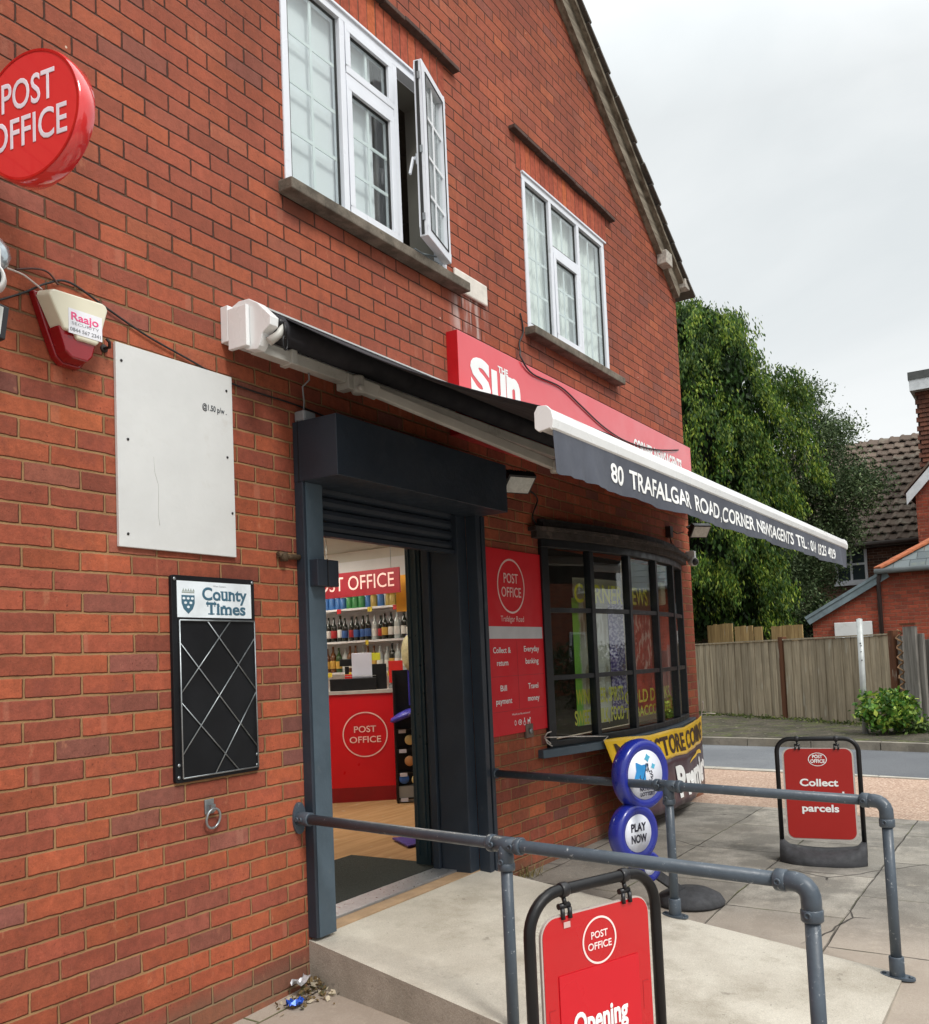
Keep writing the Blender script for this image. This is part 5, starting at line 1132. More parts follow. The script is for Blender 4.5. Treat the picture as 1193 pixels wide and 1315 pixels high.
kc = kpx(469, 943); mb = MB(); po_roundel(mb, kc, .205, lambda u, v: K(u, v, .008), lw=.05, bold=.01, h=.26); mb.build('lettering', P('bright_lettering', '#f4cfc9', .5), ct, recalc=False)
def k_item(name, rects, label, cat):
    t = thing(name, K(kpx((rects[0][0]+rects[0][2])/2, rects[0][3])[0], zt_+.03, -.2), label, cat)
    for part, m_, r_, w_ in [(r[4], r[5], r, r[6]) for r in rects]:
        a, zb = kpx(r_[0], r_[3], w_); b, zt2 = kpx(r_[2], r_[1], w_); mb = MB(); kbox(mb, a, b, max(zb, zt_+.031), zt2, w_, w_-.10); mb.build(part, m_, t, bevel=.003)
    return t
PAPER = P('paper_sheet', '#c5c6d6', .6, .04)
k_item('till', [(424, 870, 483, 891, 'body', BLACKP, -.08), (424, 867, 483, 870, 'lid', P('grey_metal', '#8a8c8c', .4), -.09)], 'low black till drawer on the red counter', 'till')
k_item('leaflet', [(453, 838, 477, 890, 'sheet', PAPER, -.20)], 'white printed notice standing on the counter behind the till', 'leaflet')
k_item('card_reader', [(436, 846, 452, 856, 'screen', BLACKP, -.22), (443, 856, 448, 866, 'neck', BLACKP, -.23), (443, 866, 453, 873, 'foot', P('bright_red', '#d42a24', .4), -.22)], 'small black card reader on a red foot', 'card reader')
k_item('monitor', [(478, 852, 496, 890, 'body', BLACKP, -.22), (477, 838, 488, 848, 'label_card', P('lime_card', '#c9c832', .5), -.215)], 'black till screen between the notice and the red leaflet', 'monitor')
k_item('leaflet', [(500, 848, 517, 877, 'sheet', P('bright_red', ''), -.20), (500, 877, 517, 890, 'stand', P('grey_metal', ''), -.21)], 'red leaflet card on a stand at the right end of the counter', 'leaflet')
# hanging sign
hx_ = 5.2; a = H(420, 768, 0, hx_); b = H(512, 729, 0, hx_); hs = thing('hanging_sign', (hx_, (a.y+b.y)/2, 2.0), 'dark red hanging Post Office sign inside above the counter', 'sign')
z0, z1 = H(465, 765, 0, hx_).z, H(465, 733, 0, hx_).z
mb = MB(); mb.box((hx_, b.y, z0), (hx_+.02, a.y+1.1, z1)); mb.build('panel', P('hanging_red', lin('#8e1626'), .45), hs, bevel=.002)
tR = H(506, 745, 0, hx_).y; tL = H(445, 745, 0, hx_).y; mb = MB(); text(mb, 'POST OFFICE', lambda u, v: (hx_-.0015, tR-u, z0+.065+v), w=(tL-tR)*1.78, h=.135, bold=.0, anchor='r'); mb.build('lettering', P('bright_lettering', ''), hs, recalc=False)
for y in (b.y+.1, a.y): mb = MB(); mb.tube([(hx_+.01, y, z1), (hx_+.01, y, 2.72)], .003, 5); mb.build('chain', GALV, hs)
# lit shelving at the back
sx = 6.46; shv = thing('drinks_shelving', (sx, 3.7, .14), 'white lit wall shelving full of bottles behind the counter', 'shelving')
WH = P('lit_white_shelf', '#e4e6ea', .5, .03)
mb = MB(); mb.box((6.62, 2.2, .14), (6.65, 5.4, 2.60)); mb.build('back_panel', WH, shv)
sz = [H(478, 780, 0, sx).z, H(478, 822, 0, sx).z, H(478, 862, 0, sx).z, .75]
for z in sz: mb = MB(); mb.box((sx-.12, 2.2, z-.022), (6.62, 5.4, z)); mb.build('shelf', WH, shv)
random.seed(11); TAGC = [P('price_tag_white', '#d9dadd', .5), P('price_tag_red', '#c2262c', .5), P('price_tag_yellow', '#d8c23c', .5)]
for z in sz[:3]:
    y = 2.9
    while y < 4.8: w_ = random.uniform(.04, .09); k = random.choice((0, 0, 0, 1, 2)); MB().box((sx-.1235, y, z-.024-(.03 if k else 0)), (sx-.1205, y+w_, z-.001)).build('price_label', TAGC[k], shv); y += w_+random.uniform(.02, .16)
def bottle_proto(kind):
    mb = MB()
    if kind == 'jar': mb.lathe([(0,0),(.038,0),(.04,.01),(.04,.12),(.03,.135),(0,.135)], seg=12); mb.mat(1).lathe([(0,.137),(.036,.137),(.036,.155),(0,.155)], seg=12); return mb
    mb.lathe([(0,0),(.036,0),(.037,.01),(.037,.17),(.030,.20),(.014,.225),(.013,.29),(0,.292)], seg=12); mb.mat(1).lathe([(.0375,.045),(.0382,.047),(.0382,.13),(.0375,.132)], seg=12); return mb
BC = [P('bottle_dark', (.012, .016, .012), .12, coat=.6), P('bottle_clear', (.45, .5, .5), .1, coat=.6), P('bottle_amber', (.14, .05, .015), .12, coat=.6), P('bottle_green', (.03, .07, .02), .12, coat=.6)]
LBc = [P('bottle_paper_white', '#dcdcd8', .5), P('bottle_paper_red', '#a8242a', .5), P('bottle_paper_blue', '#3a5f9e', .5), P('bottle_paper_gold', '#c9a24a', .5)]
JC = [P('can_green', '#3e8a4e', .4), P('can_blue', '#3c6fae', .4), P('can_white', '#d8dadc', .4), P('can_gold', '#b39a4e', .4)]
def row(z, kinds, label, group, y0, y1, step, jar=False, cat='bottle'):
    y = y0; protos = {}
    while y < y1:
        k = random.choice(kinds)
        if k not in protos:
            mb = bottle_proto('jar' if jar else 'b'); o = mb.build('jar' if jar else 'bottle', [JC[k[0]] if jar else BC[k[0]], LBc[k[1]]], origin=(0,0,0)); protos[k] = o; tag(o, label, cat, group)
        else: o = protos[k].copy(); COL.objects.link(o)
        o.location = (sx-.04+random.uniform(-.02, .02), y, z+.0005); s = random.uniform(.92, 1.05); o.scale = (1, 1, s); y += step*random.uniform(.95, 1.12)
row(sz[0], [(0,0),(1,0),(1,2),(2,0),(3,3)], 'small colourful tub on the top shelf under the hanging sign', 'tubs on the top shelf', 2.85, 4.5, .088, True, 'tub')
row(sz[1], [(0,0),(0,1),(0,2),(0,0),(0,3),(1,0)], 'tall bottle on the middle shelf behind the counter', 'bottles on the middle shelf', 2.85, 4.6, .080)
row(sz[2], [(2,3),(1,0),(2,0),(3,3),(0,3),(1,0)], 'bottle on the lower shelf behind the counter', 'bottles on the lower shelf', 2.85, 4.7, .082)
# rack of tubs right of the counter
ro = H(526, 1029, 2, .14); rk = thing('snack_rack', ro, 'black snack rack with round tubs right of the red counter', 'display rack')
def Rr(px, py, w=0.): q = HP(px, py, ro+kn*w, kn); return q
RF = lambda u, v, w=0.: Vector((ro.x, ro.y, 0))+kx*u+kn*w+Vector((0, 0, v))
mb = MB()
def rbox(mb, u0, u1, z0, z1, w0, w1): return mb.add([RF(u, z, w) for u, w in ((u0, w0), (u1, w0), (u1, w1), (u0, w1)) for z in (z0, z1)], [(0,2,3,1), (2,4,5,3), (4,6,7,5), (6,0,1,7), (0,6,4,2), (1,3,5,7)])
zr = Rr(526, 860).z
rbox(mb, -.115, .30, .14, zr, -.02, -.04); rbox(mb, -.115, -.095, .14, zr, .10, -.02); mb.build('back', BLACKP, rk)
for py_ in (1022, 990, 960, 935):
    z = Rr(526, py_).z; mb = MB(); rbox(mb, -.095, .30, z-.015, z, .10, -.02); mb.build('shelf', BLACKP, rk)
    for u in (-.05, .08):
        mb = MB(); rbox(mb, u-.03, u+.035, z-.035, z-.002, .104, .1005); mb.build('price_card', PAPER, rk)
mb = MB(); rbox(mb, -.095, .30, .15, .29, .09, -.0); mb.build('kick_panel', P('grey_metal', ''), rk)
TB = [P('tub_blue', '#2f62b4', .4), P('tub_cream', '#d8c48a', .4), P('tub_biscuit', '#c08a5a', .4)]
for k, (px_, py_, m_) in enumerate(((519, 1000, 0), (535, 1001, 1), (526, 977, 2), (526, 950, 1))):
    q = Rr(px_, py_, .08); mb = MB(Matrix.Translation(q) @ Matrix(((kx.x, 0, kn.x, 0), (kx.y, 0, kn.y, 0), (0, 1, 0, 0), (0, 0, 0, 1)))); mb.lathe([(0, -.03), (.042, -.03), (.045, .01), (.04, .018), (0, .018)], seg=20)
    tag(mb.build('snack_tub', TB[m_]), ['round blue tub on the bottom shelf of the snack rack', 'round cream tub on the bottom shelf of the snack rack', 'biscuit coloured tub on the middle shelf of the snack rack', 'cream tub on the upper shelf of the snack rack'][k], 'tub')
PUR = P('purple_card', lin('#3a35a0'), .4, .2, 12, stain=(lin('#c9c9e8'), 14, .6, .7))
q = Rr(520, 917, .12); mb = MB(Matrix.Translation(q) @ Matrix.Rotation(R(22), 4, kn) @ Matrix.Scale(1, 4)); mb.lathe([(0, .03), (.05, .032), (.13, .015), (.15, -.01), (.12, -.03), (0, -.02)], seg=28); tag(mb.build('display_dish', PUR), 'blue and white round display dish leaning out from the snack rack', 'dish')
q0 = Rr(533, 905, .06); q1 = Rr(529, 815, .06); mb = MB(); mb.bar(q0, q1, .11, .03, kn); o_ = tag(mb.build('card_strip', PUR), 'tall blue and white patterned card strip above the snack rack', 'card strip')
q0 = Rr(527, 838, .10); M = Matrix.Translation(q0) @ Matrix(((kx.x, 0, kn.x, 0), (kx.y, 0, kn.y, 0), (0, 1, 0, 0), (0, 0, 0, 1))) @ Matrix.Scale(.5, 4, (1, 0, 0)); mb = MB(M); mb.lathe([(.0, 0), (.155, 0), (.165, .004), (.165, .016), (0, .016)], seg=32); tag(mb.build('round_sign', P('cream_round_card', '#b9b08a', .5, .2, 20)), 'cream oval card with dark rim near the door edge', 'card')
q0 = H(518, 763, 0, 5.5); mb = MB(); mb.box((5.5, q0.y-.055, q0.z-.17), (5.51, q0.y+.09, q0.z+.19)); tag(mb.build('hanging_banner', P('orange_card', '#dd9a1c', .5)), 'orange card hanging right of the inside Post Office sign', 'banner')
a = H(520, 1083, 2, .142); mb = MB(); pts = [H(504, 1078, 2, .15), H(524, 1088, 2, .15), H(548, 1083, 2, .15), H(548, 1074, 2, .15)]
mb.add([p for p in pts]+[p+Vector((0,0,.012)) for p in pts], [(3,2,1,0), (4,5,6,7), (0,1,5,4), (1,2,6,5), (2,3,7,6), (3,0,4,7)]); tag(mb.build('floor_stand_foot', P('violet_plastic', lin('#3b2a86'), .4)), 'flat violet stand foot on the wooden floor inside the doorway', 'stand foot')
mb = MB(); mb.box((1.5, .268, .1405), (2.86, .98, .152)); m_ = NT('charcoal_mat'); o = m_.obj(); f = m_.rng(m_.noise(o, 300, 2), .3, .7, .6, 1.5); m_.bump(m_.noise(o, 250, 2), .004); tag(mb.build('door_mat', m_.base(m_.mix(1., lin('#3c3f3c'), m_.comb(f, f, f), 'MULTIPLY'), .95, .1)), 'charcoal entrance mat just inside the doorway', 'mat')
# ------------------------------------------------------------------ litter and weeds
random.seed(21)
mb = MB(); LM = P('dead_leaf', '#6f5c3c', .9, .4, 60)
for k in range(170):
    a = random.random(); x = 1.34-abs(random.gauss(0, .10)); y = -.03-abs(random.gauss(0, .085)); 
    z = gz(x, y)+.004+.05*math.exp(-((x-1.33)**2+(y+.05)**2)/.006)*random.random()+.006*random.random(); s = random.uniform(.006, .02)
    v1 = Vector((random.gauss(0,1), random.gauss(0,1), random.gauss(0,.5))).normalized()*s; v2 = v1.cross(Vector((random.gauss(0,1), random.gauss(0,1), random.gauss(0,1)))).normalized()*s*.6
    c = Vector((x, y, z)); mb.cur = random.choice((0,0,0,1,2)); mb.add([c-v1-v2*.3, c+v2-v1*.2, c+v1, c-v2+v1*.1], [(0,1,2,3)])
mb.cur = 0; tag(mb.build('leaf_litter', [LM, P('pale_litter', '#b5aa94', .8, .2), P('moss_clump', '#4c4a2c', .95, .3)], recalc=False), 'dead leaves and grit heaped in the corner of wall and ramp', 'leaf litter', kind='stuff')
def crumple(name, c, s, m_, label, cat):
    mb = MB(); n = 5; vs = [Vector(c)+Vector(((i/n-.5)*s*1.6+random.gauss(0, s*.06), (j/n-.5)*s+random.gauss(0, s*.06), abs(random.gauss(.012, .010)))) for j in range(n+1) for i in range(n+1)]
    mb.add(vs, [(j*(n+1)+i, j*(n+1)+i+1, (j+1)*(n+1)+i+1, (j+1)*(n+1)+i) for j in range(n) for i in range(n)]); tag(mb.build(name, m_, recalc=False), label, cat)
crumple('wrapper', (1.14, -.13, gz(1.14, -.13)+.012), .052, P('blue_foil', lin('#2452b8'), .25, .2, 40, metal=.3), 'crumpled blue foil wrapper at the foot of the brick wall', 'wrapper')
crumple('wrapper', (1.25, -.055, gz(1.25, -.05)+.05), .05, P('grey_foil', '#a9a9ac', .35, .2, 40, metal=.4), 'crumpled silver grey wrapper in the corner by the ramp', 'wrapper')
def weed(c, n, hgt, m_, label, sp=.05):
    mb = MB()
    for k in range(n):
        b = Vector(c)+Vector((random.gauss(0, sp), random.gauss(0, sp*.4), 0)); d = Vector((random.gauss(0, .5), random.gauss(-.15, .35), 1)).normalized(); h = hgt*random.uniform(.4, 1); s = Vector((d.y, -d.x, 0)).normalized()*.0025
        m1 = b+d*h*.6; t1 = b+d*h+Vector((d.x*h*.4, d.y*h*.4, -.1*h)); mb.add([b-s, b+s, m1+s*.8, m1-s*.8, t1], [(0,1,2,3), (3,2,4)])
    tag(mb.build('weed', m_, recalc=False), label, 'weed')
weed((3.34, -.05, -.005), 70, .11, P('dry_grass', '#8a7f52', .9, .3, 30), 'tuft of dry weeds at the wall foot under the service panel', .07)
# ------------------------------------------------------------------ across the side road
FENCE = wood_mat('weathered_fence_wood', '#a49882', '#857a66', green='#7f8258', gz=-.05); POSTM = wood_mat('brown_fence_post', '#6b4732', '#57392a', sc=.7); PALEW = wood_mat('pale_larch_wood', '#a98f63', '#8d744e')
FA = Vector((16.9, 3.44, .02)); FB_ = Vector((13.75, -.87, .02)); fd = (FB_-FA).normalized(); fn = Vector((-fd.y, fd.x, 0)); fn = fn if fn.dot(Vector(CAM)-FA) > 0 else -fn
def FP(px, py, w=0.): return HP(px, py, FA+fn*w, fn)
def fpos(p): return (p-FA).dot(fd)
fence = thing('fence', FA, 'weathered grey close-boarded fence across the side road', 'fence')
def FF(s, z, w=0.): return FA+fd*s+fn*w+Vector((0, 0, z))
def fboxx(mb, s0, s1, z0, z1, w0, w1, dz=0.): return mb.add([FF(s, z+(dz if s == s1 else 0), w) for s, w in ((s0, w0), (s1, w0), (s1, w1), (s0, w1)) for z in (z0, z1)], [(0,2,3,1), (2,4,5,3), (4,6,7,5), (6,0,1,7), (0,6,4,2), (1,3,5,7)])
s_post = [fpos(FP(x, 900)) for x in (780, 890, 1008, 1151)]
random.seed(7)
for i in range(3):
    a, b = s_post[i]+.06, s_post[i+1]-.06; n = max(3, int((b-a)/.098)); wd = (b-a)/n; mb = MB()
    for k in range(n): fboxx(mb, a+k*wd-.006, a+(k+1)*wd+.006, .0+random.uniform(-.01, .02), 1.475+random.uniform(-.006, .004), .0+.010*(k % 2)+random.uniform(0, .003), -.012)
    mb.build('fence_panel', FENCE, fence)
    mb = MB(); fboxx(mb, a, b, 1.48, 1.505, .03, -.03); mb.build('capping', FENCE, fence)
for s in s_post: mb = MB(); fboxx(mb, s-.055, s+.055, -.1, 1.545, .03, -.08); mb.build('post', POSTM, fence, bevel=.005)
# pale boards behind it
scn = thing('garden_screen', FF(2, 0, -1.5), 'pale new timber screen rising behind the weathered fence', 'fence')
for k, (xa, xb, yt) in enumerate(((908, 940, 804), (943, 966, 806), (968, 978, 806), (990, 1030, 806))):
    a = fpos(FP(xa, yt, -1.5)); b = fpos(FP(xb, yt, -1.5)); zt2 = FP(xa, yt, -1.5).z; mb = MB(); n = max(2, int((b-a)/.11))
    for j in range(n): fboxx(mb, a+(b-a)*j/n+.003, a+(b-a)*(j+1)/n-.003, .2, zt2+random.uniform(-.015, .01), -1.5, -1.525)
    mb.build('board', PALEW, scn)
# broken gate and posts at the right end
gt = thing('garden_gate', FF(s_post[3]+.3, 0), 'leaning grey gate boards beside the fence end with a twisted vine', 'gate')
def gboard(x0, x1, yt, w, m_, nm, lean=0): 
    a = fpos(FP(x0, 870, w)); b = fpos(FP(x1, 870, w)); z = FP((x0+x1)/2, yt, w).z; mb = MB(); fboxx(mb, a, b, -.1, z, w, w-.05); return mb.build(nm, m_, gt, bevel=.004)
GW = wood_mat('grey_gate_wood', '#8b8781', '#6c6963')
gboard(1155, 1161, 818, -.02, GW, 'board'); gboard(1163, 1179, 806, .03, GW, 'post'); gboard(1181, 1188, 815, -.02, GW, 'board'); gboard(1190, 1215, 822, -.25, GW, 'board')
a = fpos(FP(1161, 870)); z = FP(1170, 804, .03).z
mb = MB(); fboxx(mb, fpos(FP(1161, 870, .03))-.0, fpos(FP(1181, 870, .03)), z, z+.03, .05, -.06); mb.build('cap', POSTM, gt)
mb = MB(); pts = []
for k in range(40): pts.append(FF(fpos(FP(1158.5, 870))+.05*math.sin(k*1.35)+.02, 1.55-k*.032, .03+.03*math.cos(k*1.35)))
mb.tube(pts, .014, 6); tag(mb.build('vine', P('dead_vine', '#8a6a4c', .9, .3, 20)), 'dead brown vine twisted round the leaning gate boards', 'vine')
# pole
pb = D(1112, 950, 13.5); pt = D(1103.5, 795, 13.5); sp_ = thing('sign_pole', pb, 'leaning pale grey metal pole in front of the fence', 'pole')
mb = MB(); mb.tube([pb-Vector((0,0,.1)), pt], .042, 16); mb.lathe([(0, .012), (.042, 0)], pt, 16); mb.build('pole', P('pale_galvanised', '#aeb2b0', .5, .12, 6, metal=.3), sp_)
mb = MB(); dp = pt-pb
for f in (.78, .73, .80, .66): q = pb+dp*f; v = (Vector(CAM)-q).normalized(); mb.tube([q+v*.038+Vector((0, .01*(f*100 % 3-1), 0)), q+v*.046], .009, 8)
mb.build('band_mark', BLK, sp_)
# foliage
def foliage(name, centers, sig, m_, per, size, droop=0., parent=None, origin=None, asp=.45, seed=1, out=.0, axis=None):
    rng = np.random.default_rng(seed); C_ = np.repeat(np.asarray(centers), per, axis=0); n = len(C_)
    pos = C_+rng.normal(0, 1, (n, 3))*np.asarray(sig)
    d = rng.normal(0, 1, (n, 3)); d[:, 2] -= droop*1.6
    if axis is not None: o_ = pos-np.asarray(axis); o_[:, 2] = 0; o_ /= np.linalg.norm(o_, axis=1, keepdims=True)+1e-6; d += o_*out
    d /= np.linalg.norm(d, axis=1, keepdims=True); s = np.cross(d, rng.normal(0, 1, (n, 3))); s /= np.linalg.norm(s, axis=1, keepdims=True)
    L_ = size*rng.uniform(.6, 1.35, (n, 1)); W_ = L_*asp
    v = np.stack([pos-d*L_*.5, pos+s*W_*.5-d*L_*.08, pos+d*L_*.5, pos-s*W_*.5-d*L_*.08], 1).reshape(-1, 3)
    off = np.zeros(3); q = parent
    while q: off += np.array(q.location); q = q.parent
    if parent is None: off = np.array([centers[:, 0].mean(), centers[:, 1].mean(), v[:, 2].min()])
    v -= off; me = bpy.data.meshes.new(name); me.vertices.add(4*n); me.loops.add(4*n); me.polygons.add(n)
    me.vertices.foreach_set('co', v.ravel()); me.loops.foreach_set('vertex_index', np.arange(4*n)); me.polygons.foreach_set('loop_start', np.arange(0, 4*n, 4)); me.polygons.foreach_set('loop_total', np.full(n, 4))
    me.materials.append(m_); me.update(calc_edges=True); o = bpy.data.objects.new(name, me); COL.objects.link(o)
    if parent: o.parent = parent
    else: o.location = off
    return o
BARK = P('tree_bark', '#5c5247', .95, .25, 9, .02)
def trunk(t, pts, rr, name='trunk'):
    mb = MB(); mb.tube(pts, rr, 10); mb.build(name, BARK, t)
# conifer
cb = D(906, 890, 22.5); cb.z = 0; ctop = D(884, 392, 22.5).z
con = thing('conifer_tree', cb, 'tall dense bright green conifer behind the fence', 'tree')
trunk(con, [cb, cb+Vector((0,0,ctop*.9))], [.25, .06])
rng = np.random.default_rng(4); prof = [(.0, 1.5), (.18, 2.3), (.35, 2.55), (.55, 2.6), (.72, 2.35), (.85, 1.85), (.94, 1.25), (1.0, .4)]
zb_, zt_c = 1.75, ctop
def crad(f): return float(np.interp(f, [p[0] for p in prof], [p[1] for p in prof]))
lobes = []
for k in range(560):
    f = rng.uniform(0, 1)**.9; a = rng.uniform(0, 2*math.pi); r = crad(f)*rng.uniform(.66, 1.08)*(1+.12*math.sin(3*a+f*9)+.07*math.sin(7*a-f*21)); lobes.append((cb.x+r*math.cos(a), cb.y+r*math.sin(a), zb_+(zt_c-zb_)*f, a))
cl = []
for x, y, z, a in lobes:        # each lobe is an arching spray: it starts inside and hangs outward
    for j in range(9):
        t = j/8; rr_ = .34*t-.18; cl.append((x+rr_*math.cos(a)+rng.normal(0, .07), y+rr_*math.sin(a)+rng.normal(0, .07), z+.16-.42*t*t+rng.normal(0, .04)))
CONM = leaf_mat('conifer_foliage', '#25401a', '#557a26', '#a9b84a', 1.6, .6, .3)
foliage('crown', np.array(cl), (.072, .072, .12), CONM, 23, .105, 2.0, con, asp=.34, seed=3, out=.5, axis=(cb.x, cb.y, 0))
core = []
for k in range(2600):
    f = rng.uniform(.0, .96); a = rng.uniform(0, 2*math.pi); r = crad(f)*.80*math.sqrt(rng.uniform(.25, 1)); core.append((cb.x+r*math.cos(a), cb.y+r*math.sin(a), zb_+(zt_c-zb_)*f))
foliage('inner_foliage', np.array(core), (.10, .10, .12), leaf_mat('shaded_conifer_foliage', '#14240e', '#2c4a18', '#3f6422', 1.6, .7, .1), 9, .17, 1.4, con, asp=.5, seed=33)  # darker leaf copy: shade inside the crown put into its colour
mb = MB(); mb.lathe([(0, zb_+.3)]+[(crad(f)*.30, zb_+.2+(zt_c-zb_-.7)*f) for f in fr(0, .97, 10)]+[(0, zt_c-.5)], (cb.x, cb.y, 0), 20); mb.build('shade_core', P('shade_core', lin('#101a09'), 1, .5, 3, .1), con)  # near-black filler cone, painted shade for the gaps between sprays
# loose broadleaf tree to its right
tb = D(1015, 860, 24); tb.z = 0; br_ = thing('broadleaf_tree', tb, 'looser grey-green broadleaf tree right of the conifer', 'tree')
tm = D(1040, 760, 24.5); tt = D(1062, 640, 25)
trunk(br_, [tb+Vector((0,0,0)), D(1030, 800, 24), tm, tt, D(1060, 560, 25)], [.16, .13, .10, .07, .03]); 
for q in ((1100, 640), (1020, 560), (1090, 590), (1080, 700), (1010, 640), (1050, 520)): trunk(br_, [tm, (tm+D(q[0], q[1], 25))/2+Vector((0,0,.3)), D(q[0], q[1], 25)], [.06, .04, .012], 'branch')
cl = []; rng = np.random.default_rng(8)
blobs = [(1010, 545, .75), (1045, 560, .9), (1000, 620, 1.0), (1060, 620, 1.1), (1100, 630, .8), (1040, 690, 1.1), (1075, 680, .7), (1000, 720, 1.1), (1045, 735, .8), (1015, 780, 1.0), (1030, 510, .5), (1072, 560, .55), (1000, 500, .4)]
for px_, py_, r_ in blobs:
    c = D(px_, py_, 24.6+rng.uniform(-.6, .6))
    for k in range(int(70*r_*r_)+14): v = rng.normal(0, 1, 3); v /= np.linalg.norm(v); q = np.array(c)+v*r_*rng.uniform(.35, 1.02)*np.array((1, 1, .85)); cl.append(q)
foliage('crown', np.array(cl), (.19, .19, .16), leaf_mat('grey_green_foliage', '#33442a', '#5c7348', '#93a276', 1.1, .6, .3), 60, .085, .2, br_, asp=.5, seed=5)
tw = np.array([np.array(D(px_, py_, 24.6)) for px_, py_ in ((1008, 500), (1018, 505), (1048, 512), (1055, 530), (1080, 540), (1092, 560), (1112, 590), (1128, 615), (1130, 640), (1060, 525), (1030, 498))])
foliage('twig_foliage', tw, (.22, .22, .2), leaf_mat('grey_green_foliage2', '#33442a', '#55693f', '#8b9a68', 1.1, .6, .2), 55, .07, .0, br_, asp=.5, seed=6)
# shrub mass behind the fence
sh_ = []
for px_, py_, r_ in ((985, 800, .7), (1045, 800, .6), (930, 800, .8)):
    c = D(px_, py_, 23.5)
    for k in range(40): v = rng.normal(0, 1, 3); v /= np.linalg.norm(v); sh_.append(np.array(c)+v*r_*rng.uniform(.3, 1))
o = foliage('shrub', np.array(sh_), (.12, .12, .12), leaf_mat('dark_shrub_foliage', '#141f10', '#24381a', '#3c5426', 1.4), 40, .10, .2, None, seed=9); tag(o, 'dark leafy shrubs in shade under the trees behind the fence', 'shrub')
# bush by the pole
bc_ = D(1137, 914, 13.3); bsh = thing('bush', Vector((bc_.x, bc_.y, .1)), 'small bright green variegated bush at the foot of the grey pole', 'bush')
cl = []; rng = np.random.default_rng(12)
for k in range(150): v = rng.normal(0, 1, 3); v /= np.linalg.norm(v); cl.append(np.array(bc_)+v*np.array((.43, .43, .31))*rng.uniform(.45, 1.0))
foliage('leaf', np.array(cl), (.045, .045, .035), leaf_mat('bush_foliage', '#2f5222', '#5f8f34', '#b7c455', 3.5, .45, .2), 16, .085, .1, bsh, asp=.55, seed=13)
trunk(bsh, [Vector((bc_.x, bc_.y, -.05)), Vector((bc_.x, bc_.y, .35))], [.03, .02], 'stem')
rk_ = D(1160, 928, 13.4); mb = MB(Matrix.Translation(rk_) @ Matrix.Rotation(R(12), 4, 'Z')); mb.box((-.10, -.16, -.06), (.10, .16, .05)); tag(mb.build('kerb_stone', conc_mat('old_stone', '#8b8376', '#6f685d'), bevel=.02), 'loose weathered stone block beside the bush', 'stone')
# verge plants
gp = []; rng = np.random.default_rng(15)
for k in range(260): s = rng.uniform(-1, 6.5); p_ = FF(s, .08, .08+abs(rng.normal(0, .12))); gp.append(np.array(p_))
o = foliage('verge_weeds', np.array(gp), (.06, .06, .025), leaf_mat('verge_leaf', '#3c4a22', '#66743a', '#9aa05c', 2.5), 10, .06, -.5, None, seed=17); tag(o, 'low weeds and moss along the foot of the fence', 'weeds', kind='stuff')
gp = [np.array(D(1180+rng.normal(0, 10), 935+rng.normal(0, 5), 13.2)) for k in range(60)]
o = foliage('weed', np.array(gp), (.06, .06, .04), MATS.get('x') or leaf_mat('weed_leaf', '#2f4420', '#4c6a2e', '#7d9448', 2.5), 12, .06, -.3, None, seed=18); tag(o, 'low green weeds right of the small bush', 'weeds')
# brick annex
AX = 19.0; AB = brick_mat('annex_brick', ha='y', cols=[(0, lin('#8c3a2a')), (.4, lin('#9e4430')), (.8, lin('#a84b34')), (1, lin('#8b453a'))], mort=lin('#8d6a58'))
ann = thing('brick_annex', (AX, -2, 0), 'low red brick outbuilding with a slate roof behind the garden gate', 'outbuilding')
yl, zl = H(1043, 792, 0, AX).y, H(1043, 792, 0, AX).z; yc, zc = H(1132, 739, 0, AX).y, H(1132, 739, 0, AX).z; ze = H(1165, 733, 0, AX).z
mb = MB(); poly = [(yl, -.5), (yl, zl), (yc, zc), (yc, -.5)]
mb.prism(poly, lambda a, b: (AX, a, b), lambda a, b: (AX+3, a, b)); mb.box((AX-.002, yc-.001, -.5), (AX+5, -8, ze)); mb.build('wall', AB, ann)
mb = MB(); d_ = Vector((0, yl-yc, zl-zc)).normalized()
for o0, o1, xa, xb in ((.0, .06, AX-.12, AX+3.1), (-.13, .0, AX-.10, AX-.07)):
    A0 = Vector((0, yc-.1, zc+.07)); B0 = Vector((0, yl, zl))+d_*.12; up = Vector((0, -d_.z, d_.y)); up = up if up.z > 0 else -up
    mb.add([Vector((x, p.y, p.z))+up*o for p in (A0, B0) for x in (xa, xb) for o in (o0, o1)], [(0,1,3,2), (4,6,7,5), (0,4,5,1), (2,3,7,6), (1,5,7,3), (0,2,6,4)])
mb.build('verge_board', P('blue_grey_verge', '#6b7a80', .6, .2, 6), ann)
SLATE = tile_mat('roof_slate', '#6e7678', '#565d60', '#6f7468'); random.seed(14)
mb = MB(); ex, ez = AX-.18, ze+.05; pitch = .62; hy = yc+.05
for c_ in range(9):
    x0 = ex+c_*.27; z0 = ez+c_*.27*pitch; y = hy-(x0-ex)*1.0; yy = y-(.15 if c_ % 2 else 0)
    while yy > -8:
        y2 = yy-.3; mb.add([(x0, min(y, yy)-.004, z0+.02), (x0, y2+.004, z0+.02), (x0+.31, y2+.004, z0+.31*pitch+.008), (x0+.31, min(y-.27, yy)-.004 if yy > y-.3 else yy-.004, z0+.31*pitch+.008), (x0, yy-.004, z0), (x0, y2+.004, z0)], [(0,1,2,3), (4,5,1,0)]); yy = y2
mb.build('roof', SLATE, ann, recalc=False)
mb = MB(); mb.prism([(ex+.1, ez), (ex+2.5, ez+2.4*pitch), (ex+2.5, ez)], lambda a, b: (a, hy-(a-ex)*1.0-.15, b), lambda a, b: (a, -8, b)); mb.build('roof_core', P('dark_slate_under', '#444a4c', .9), ann)
mb = MB(); n = 9
